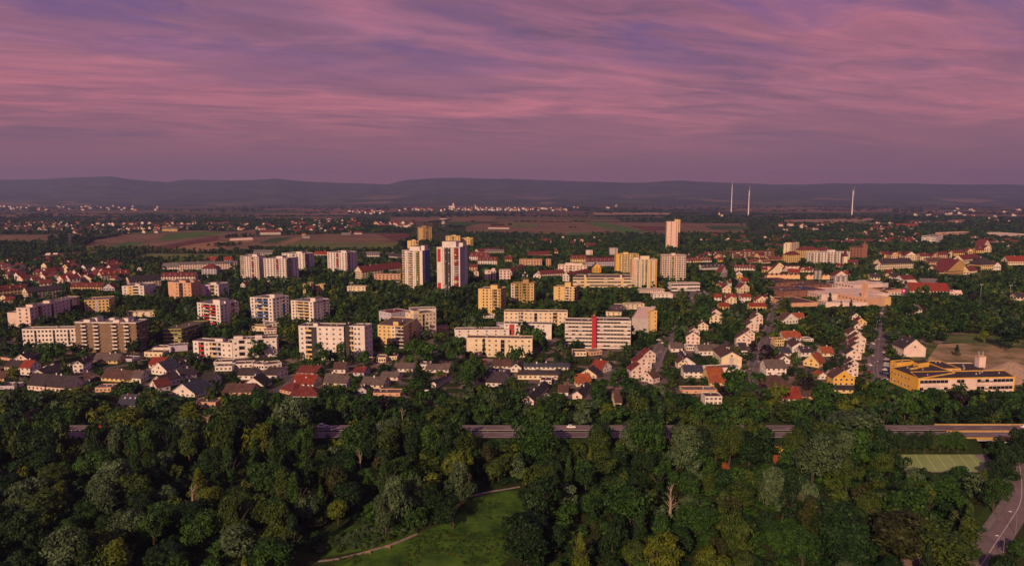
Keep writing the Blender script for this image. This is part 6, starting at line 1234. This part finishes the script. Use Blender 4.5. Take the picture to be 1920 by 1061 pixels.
# lattice pylon, masts, street lamps
e = empty('power_pylon', (*G(133, 466), 0)); q = MB(); PM = mat('pylon_steel', (.12, .12, .12), .6, .1)
for sx in (-1, 1):
    for sy in (-1, 1): q.tube((sx*4, sy*4, 0), (sx*.8, sy*.8, 34), .35, .25, PM, 5)
for k in range(6):
    z = 3+k*5; w = 4-3.2*z/34
    for s_ in (-1, 1): q.tube((-w*s_, -w, z), (w*s_, -w+.5, z+5), .15, .15, PM, 4)
q.build('lattice', e)
for z, w in ((28, 8), (32, 6)): q = MB(); q.box(-w, w, -.3, .3, z, z+.5, PM); q.build('crossarm', e)
tag(e, 'dark lattice power pylon in front of the tall tree clump in the fields', 'pylon', 133, 466, full=True)
LM = mat('lamp_post_steel', (.30, .28, .27), .5, .1, 1, 0, .5, .4)
def mast(px, by, ty, lab):
    x, y = G(px, by); h = height_at(px, by, ty); e = empty('floodlight_mast', (x, y, 0)); q = MB(); q.tube((0, 0, 0), (0, 0, h), .35, .2, LM, 8); q.build('pole', e); q = MB(); q.box(-2, 2, -.3, .1, h-.8, h+.5, LM); q.build('lamp_head', e); tag(e, lab, 'floodlight mast', px, by, 'floodlight masts', full=True)
for px, by, ty, lab in ((747, 575, 528, 'tall grey floodlight mast left of the tower with blue flank'), (835, 572, 535, 'tall grey floodlight mast in front of the tallest tower'), (660, 572, 530, 'tall grey mast beside the low cream hall among trees'), (657, 568, 540, 'thinner mast directly behind the mast by the cream hall'), (1838, 562, 533, 'middle floodlight mast of the sports ground at right'), (1893, 560, 535, 'right floodlight mast of the sports ground at right'), (1782, 570, 545, 'left floodlight mast of the sports ground at right')): mast(px, by, ty, lab)
lamp_proto = None
def lamp(x, y, rz, px, py, desc='grey street lamp with curved arm'):
    global lamp_proto
    if lamp_proto is None:
        a = MB(); a.tube((0, 0, 0), (0, 0, 7), .10, .07, LM, 8); m2 = MB(); m2.tube((0, 0, 7), (.9, 0, 8.1), .07, .06, LM, 6); m2.tube((.9, 0, 8.1), (2.4, 0, 8.4), .06, .05, LM, 6); m3 = MB(); m3.box(2.2, 3.1, -.16, .16, 8.3, 8.48, mat('lamp_glass', (.7, .68, .66), .4, .02)); lamp_proto = (a.data('pole'), m2.data('arm'), m3.data('lamp_head'))
    e = empty('street_lamp', (x, y, 0)); e.rotation_euler = (0, 0, rz)
    for n_, me in zip(('pole', 'arm', 'lamp_head'), lamp_proto): link(n_, me, e)
    tag(e, desc, 'street lamp', px, py, 'street lamps')
for px, py in ((1880, 1048), (1904, 1000), (1905, 893), (1893, 862), (1800, 1110), (1637, 700), (1640, 655), (1643, 618), (1396, 715), (1418, 650), (1232, 680), (1268, 612), (1665, 735), (1672, 700)):
    x, y = G(px, py); lamp(x, y, math.pi if px > 1840 else 0, px, py)
# ------------------------------------------------------------------ cars
CARC = dict(white=(.72, .70, .68), silver=(.42, .41, .42), black=(.02, .02, .022), red=(.40, .02, .02), blue=(.03, .05, .16), grey=(.12, .12, .13))
TYRE = mat('tyre_rubber', (.02, .02, .02), .9, .1); CG = mat('car_glass', (.015, .015, .02), .1, .1, 1, 0, .6); HL = mat('headlight_glass', (.6, .6, .58), .2, .05)
def car_meshes():
    out = {}; b = MB(); cm = mat('car_paint_white', CARC['white'], .3, .02, 1, 0, .5)
    def loft(mb, secs, m):      # secs: (x, y half width, z0, z1)
        P = [[(x, -w, z0), (x, -w*1.02, (z0+z1)/2), (x, -w*.93, z1), (x, w*.93, z1), (x, w*1.02, (z0+z1)/2), (x, w, z0)] for x, w, z0, z1 in secs]
        for a, c_ in zip(P, P[1:]):
            for i in range(6): j = (i+1) % 6; mb.poly([a[i], a[j], c_[j], c_[i]], m)
        mb.poly(P[0], m); mb.poly(P[-1], m)
    loft(b, [(-2.15, .72, .35, .75), (-2.05, .82, .28, .86), (-1.2, .86, .25, .92), (.9, .86, .25, .94), (1.9, .82, .27, .82), (2.15, .70, .34, .66)], cm)
    loft(b, [(-1.75, .60, .90, .93), (-1.25, .66, .90, 1.40), (-.4, .68, .90, 1.46), (.35, .66, .90, 1.42), (1.05, .62, .90, .95)], cm); out['body'] = b.data('body')
    g_ = MB(); g_.poly([(.42, -.58, 1.38), (.42, .58, 1.38), (1.03, .60, .98), (1.03, -.60, .98)], CG); g_.poly([(-1.33, -.56, 1.34), (-1.33, .56, 1.34), (-1.76, .58, .98), (-1.76, -.58, .98)], CG)
    for s_ in (-1, 1): g_.poly([(-1.2, s_*.70, .97), (.85, s_*.70, .97), (.33, s_*.69, 1.34), (-1.15, s_*.69, 1.34)], CG)
    out['windows'] = g_.data('windows'); w = MB(); w.tube((0, -.11, 0), (0, .11, 0), .32, .32, TYRE, 12); out['wheel'] = w.data('wheel'); h_ = MB(); h_.box(2.02, 2.17, -.13, .13, .58, .70, HL); out['headlight'] = h_.data('headlight'); return out
CM = car_meshes(); CARM = {k: mat('car_paint_'+k, v, .3, .02, 1, 0, .5) for k, v in CARC.items()}
def car(x, y, z, rz, colour, desc, px, py, full=False, name='car', sc=1.0, parts=True):
    e = empty(name, (x, y, z)); e.rotation_euler = (0, 0, rz); e.scale = (sc, sc, sc*(1.25 if name == 'van' else 1))
    o = link('body', CM['body'], e); o.material_slots[0].link = 'OBJECT'; o.material_slots[0].material = CARM[colour]; link('windows', CM['windows'], e)
    for wx in (-1.3, 1.35):
        for wy in (-.78, .78): link('wheel', CM['wheel'], e, (wx, wy, .32))
    for s_ in (-.55, .55): link('headlight', CM['headlight'], e, (0, s_, 0))
    tag(e, desc, name, px, py, 'cars', full=full)
x, y = HX(1071, 802); car(x, hy0+14.8, 5.01, 0, 'white', 'white car driving on the highway in the gap between two round trees', 1071, 802, True, sc=1.05); landmark('the white highway car', 1071, 802)
x, y = HX(605, 801); car(x, hy0+15, 5.01, 0, 'white', 'white van on the highway beside the broad silvery willow', 605, 801, True, 'van', 1.15); x, y = HX(617, 800); car(x, hy0+14.2, 5.01, 0, 'silver', 'silver car right of the white highway van', 617, 800, True)
x, y = HX(1179, 808); car(x, hy0+5, 5.01, math.pi, 'white', 'white car half hidden by the tree on the near carriageway', 1179, 808, True); x, y = HX(202, 793); car(x, hy0+15, 5.01, 0, 'red', 'red car on the highway near the left yellow green tree', 202, 793, True); x, y = HX(1912, 797); car(x, hy0+15, 5.01, 0, 'white', 'white car on the far carriageway at the bridge', 1912, 797, True)
PK = [(787, 737, 'red', 'bright red car in the paved yard before the egg shaped conifer'), (1629, 699, 'red', 'bright red car at the left kerb of the straight street'), (1635, 667, 'silver', 'silver car at the left kerb of the straight street'), (1657, 662, 'white', 'white car driving on the straight street'), (1658, 653, 'black', 'black car ahead of the white one on the straight street'), (1652, 701, 'black', 'black car driving down the straight street'), (1667, 726, 'red', 'dark red car in the street bend before the school'), (1660, 734, 'silver', 'silver car near the street bend'), (1652, 588, 'white', 'white car at the far end of the straight street'),
 (1419, 655, 'white', 'white car at the copper tree street corner'), (1443, 634, 'silver', 'silver car on the middle residential street'), (1410, 678, 'blue', 'blue car low on the middle residential street'), (1423, 680, 'silver', 'silver car under the copper tree'), (1452, 607, 'silver', 'silver car farther up the middle street'), (1441, 612, 'black', 'black car farther up the middle street'), (937, 739, 'silver', 'silver car in the gravel yard'), (798, 733, 'white', 'white car right of the bright red car'), (1453, 582, 'white', 'white car near the factory yard')]
for px, py, c_, d in PK: x, y = G(px, py); car(x, y, .04, math.radians(90+random.uniform(-8, 8)) if px > 1000 else random.uniform(-.2, .2), c_, d, px, py, True)
def row_cars(a, b_, n_, phrase, rz):
    for i in range(n_):
        if random.random() < .2: continue
        t = (i+.5)/n_; px, py = a[0]+(b_[0]-a[0])*t, a[1]+(b_[1]-a[1])*t; x, y = G(px, py); c_ = random.choice(['white', 'silver', 'black', 'grey', 'blue', 'silver']); car(x, y, .04, rz+random.uniform(-.05, .05), c_, f'{c_} parked car', px, py)
row_cars((1234, 640), (1262, 610), 9, 'along the tree lined curving street', .6); row_cars((1240, 655), (1244, 640), 2, 'near the lawn', .9); row_cars((1660, 700), (1663, 665), 9, 'in the lane beside the school', 0.1); row_cars((1660, 722), (1660, 702), 5, 'in the lane beside the school', 0.1); row_cars((1285, 545), (1330, 548), 7, 'before the low white hall', 1.5); row_cars((1262, 556), (1300, 560), 6, 'in the yard below the low hall', 1.5)
row_cars((1880, 748), (1935, 745), 7, 'in the car park below the school', 1.5); row_cars((1670, 660), (1690, 662), 4, 'left of the pink gable house', 1.5); row_cars((1375, 690), (1395, 700), 3, 'beside the low flat hall', .3); row_cars((1432, 620), (1438, 600), 4, 'up the middle street', 1.4); row_cars((80, 690), (140, 686), 4, 'in the lane before the brown brick block', .1); row_cars((450, 690), (540, 684), 5, 'in the bungalow lane', .1); row_cars((875, 740), (1040, 742), 6, 'in the back lane by the wood', .05); row_cars((1630, 690), (1637, 640), 5, 'at the left kerb by the terrace', 1.5)
# ------------------------------------------------------------------ small things
def dead_tree(px, by, ty, lab, w=1.0):
    x, y = G(px, by); h = height_at(px, by, ty); e = empty('dead_tree', (x, y, 0)); r = random.Random(px); q = MB(); q.tube((0, 0, 0), (.3, 0, h*.5), .42*w, .3*w, PALEBARK, 8); q.tube((.3, 0, h*.5), (.1, .1, h), .3*w, .08, PALEBARK, 7); q.build('trunk', e)
    for k in range(11):
        a = r.uniform(0, 6.28); z = h*r.uniform(.35, .92); d = Vector((math.cos(a)*r.uniform(.8, 2.2)*w, math.sin(a)*1.2*w, r.uniform(1, 3.2))); q = MB(); q.tube((.2, 0, z), Vector((.2, 0, z))+d, .10*w, .03, PALEBARK, 5); q.tube(Vector((.2, 0, z))+d*.6, Vector((.2, 0, z))+d*.6+Vector((d.y*.5, d.x*.5, 1.2)), .05*w, .02, PALEBARK, 4); q.build('branch', e)
    tag(e, lab, 'dead tree', px, by, 'dead trees', full=True)
dead_tree(363, 985, 909, 'pale bare dead trunk standing in the left wood', 1.4); dead_tree(391, 842, 778, 'reddish bare tree behind the left wood', 2.2); dead_tree(755, 845, 765, 'thin bare trunks above the highway trees', 1.0); dead_tree(675, 890, 845, 'pale broken trunk in the middle wood', 1.0); dead_tree(1255, 980, 912, 'cluster of bare grey stems right of the meadow', 1.6); landmark('the pale dead trunk', 363, 985)
# white garden tents, benches by the path, wooden fence along the grey yard
def tent(px, by, r_, h_, lab):
    x, y = G(px, by); e = empty('garden_tent', (x, y, 0)); q = MB(); n_ = 6; cm = mat('white_canvas', (.72, .68, .68), .8, .05)
    for k in range(n_):
        a, b_ = 2*math.pi*k/n_, 2*math.pi*(k+1)/n_; q.poly([(math.cos(a)*r_, math.sin(a)*r_, h_*.5), (math.cos(b_)*r_, math.sin(b_)*r_, h_*.5), (0, 0, h_)], cm)
    q.build('canopy', e)
    for k in range(n_): a = 2*math.pi*k/n_; q = MB(); q.tube((math.cos(a)*r_*.95, math.sin(a)*r_*.95, 0), (math.cos(a)*r_*.95, math.sin(a)*r_*.95, h_*.5), .06, .06, METAL, 5); q.build('pole', e)
    tag(e, lab, 'tent', px, by, full=True)
tent(896, 762, 2.2, 5.5, 'white pointed garden tent below the blue roofed house'); tent(683, 735, 1.8, 4, 'small white pointed canopy left of the paved yard'); tent(1450, 705, 3, 3, 'low white canopy behind the grey gable house')
for px, py in ((690, 1038), (727, 1028)):
    x, y = G(px, py); e = empty('park_bench', (x, y, 0)); wm = mat('bench_wood', (.25, .16, .09), .8, .15, 3)
    q = MB(); q.box(-.9, .9, -.25, .25, .42, .48, wm); q.build('seat', e); q = MB(); q.box(-.9, .9, .22, .27, .5, .95, wm); q.build('backrest', e)
    for s_ in (-.75, .75): q = MB(); q.box(s_-.05, s_+.05, -.25, .25, 0, .42, CONC); q.build('leg', e)
    tag(e, 'small wooden park bench beside the meadow path, '+('lower left one' if px < 700 else 'upper right one'), 'bench', px, py, full=True)
# aerials on the cream tower, sign on the factory side street
x, y = G(984, 578); e = empty('roof_aerials', (x, y+6, height_at(984, 578, 528)))
for k, (dx, hh) in enumerate(((-2, 9), (0, 13), (2.5, 8))): q = MB(); q.tube((dx, 0, -2), (dx, 0, hh), .22, .12, METAL, 6); q.build('mast', e); q = MB(); q.tube((dx, -.3, hh*.7), (dx, .3, hh*.7), .9, .9, wallm('W'), 12); q.build('antenna_drum', e)
tag(e, 'cluster of aerial masts with white drums on the cream tower roof', 'antenna', 984, 530, full=True)
x, y = G(1693, 562); e = empty('shop_sign', (x, y, 0)); q = MB(); q.tube((0, 0, 0), (0, 0, 9), .2, .2, LM, 8); q.build('pole', e); q = MB(); q.tube((0, -.2, 10.5), (0, .2, 10.5), 2.4, 2.4, mat('magenta_enamel', (.55, .02, .22), .4, .03), 20); q.build('sign_disc', e); q = MB(); q.tube((0, -.26, 10.5), (0, -.21, 10.5), 1.2, 1.2, wallm('W'), 16); q.build('sign_centre', e); tag(e, 'round magenta and white pole sign beside the side street', 'sign', 1693, 562, full=True)
# lettering strip on the factory front: too small to read in the photograph, dark blue marks
tw = empty('water_tower', (*G(832, 424), 0)); q = MB(); q.tube((0, 0, 0), (0, 0, 20), 8, 7, CONC, 16); q.build('shaft', tw); q = MB(); q.tube((0, 0, 20), (0, 0, 26), 8, 17, CONC, 20); q.tube((0, 0, 26), (0, 0, 29), 17, 15, CONC, 20); q.build('tank', tw); tag(tw, 'squat mushroom shaped water tower beyond the far yellow tower', 'water tower', 832, 424, full=True)

# ------------------------------------------------------------------ haze
hz = MB(); hz.box(-15500, 15500, -1700, 17000, -2, 760, None) if False else None
me = bpy.data.meshes.new('haze'); X0, X1, Y0, Y1, Z0, Z1_ = -16000, 16000, -1700, 17500, -1.5, 700
me.from_pydata([(x, y, z) for z in (Z0, Z1_) for x, y in ((X0, Y0), (X1, Y0), (X1, Y1), (X0, Y1))], [], [(0, 3, 2, 1), (4, 5, 6, 7), (0, 1, 5, 4), (1, 2, 6, 5), (2, 3, 7, 6), (3, 0, 4, 7)])
hm = bpy.data.materials.new('haze'); hm.use_nodes = True; t = hm.node_tree; t.nodes.clear(); ou = nn(t, 'ShaderNodeOutputMaterial'); pv = nn(t, 'ShaderNodeVolumePrincipled')
pv.inputs['Color'].default_value = HAZE_C; pv.inputs['Density'].default_value = HAZE_D; pv.inputs['Anisotropy'].default_value = 0.3; lk(t, pv.outputs[0], ou.inputs['Volume']); me.materials.append(hm)
link('haze', me, kind='stuff')

# ------------------------------------------------------------------ labels: each thing told apart by its look and its nearest landmark
ORD = ['nearest', 'second nearest', 'third nearest', 'fourth nearest', 'fifth nearest', 'sixth nearest', 'seventh nearest', 'eighth nearest', 'ninth nearest', 'tenth nearest', 'eleventh nearest', 'twelfth nearest']
groups = {}; LMU = list(LANDMARKS); used = set()
def rel(px, py, lm):
    dx, dy = px-lm[1], (py-lm[2])*2.2
    if abs(dx) > abs(dy): return 'right of' if dx > 0 else 'left of'
    return 'in front of' if dy > 0 else 'behind'
load = {}
for (o, desc, cat, px, py) in TAGS:
    ls = sorted(LMU, key=lambda l: math.hypot(px-l[1], (py-l[2])*2.2))[:4]; best = None
    for l in ls:
        if l[0] in desc: continue
        r_ = rel(px, py, l); n_ = load.get((desc, r_, l[0]), 0); c_ = n_*40+math.hypot(px-l[1], (py-l[2])*2.2)
        if best is None or c_ < best[0]: best = (c_, r_, l)
    c_, r_, l = best; load[(desc, r_, l[0])] = load.get((desc, r_, l[0]), 0)+1; groups.setdefault((desc, r_, l[0]), []).append((math.hypot(px-l[1], (py-l[2])*2.2), o))
for (desc, r_, ln), L in groups.items():
    L.sort(key=lambda a: a[0])
    for i, (_, o) in enumerate(L):
        s_ = f'{desc} {r_} {ln}' if len(L) == 1 else f'{desc}, {ORD[min(i, 11)]} one {r_} {ln}'
        w_ = s_.split()
        if len(w_) > 16: s_ = s_.replace(' one ', ' '); w_ = s_.split()
        if len(w_) > 16: print('LONG', s_)
        if len(w_) > 16: s_ = ' '.join(s_.replace('small ', '').replace(' with ', ', ').replace('roofed ', '').split()[:16])
        o['label'] = s_
print('things', len([o for o in COL.objects if 'category' in o]), 'objects', len(COL.objects), 'tris', sum(len(m.loops)-2*len(m.polygons) for m in bpy.data.meshes))
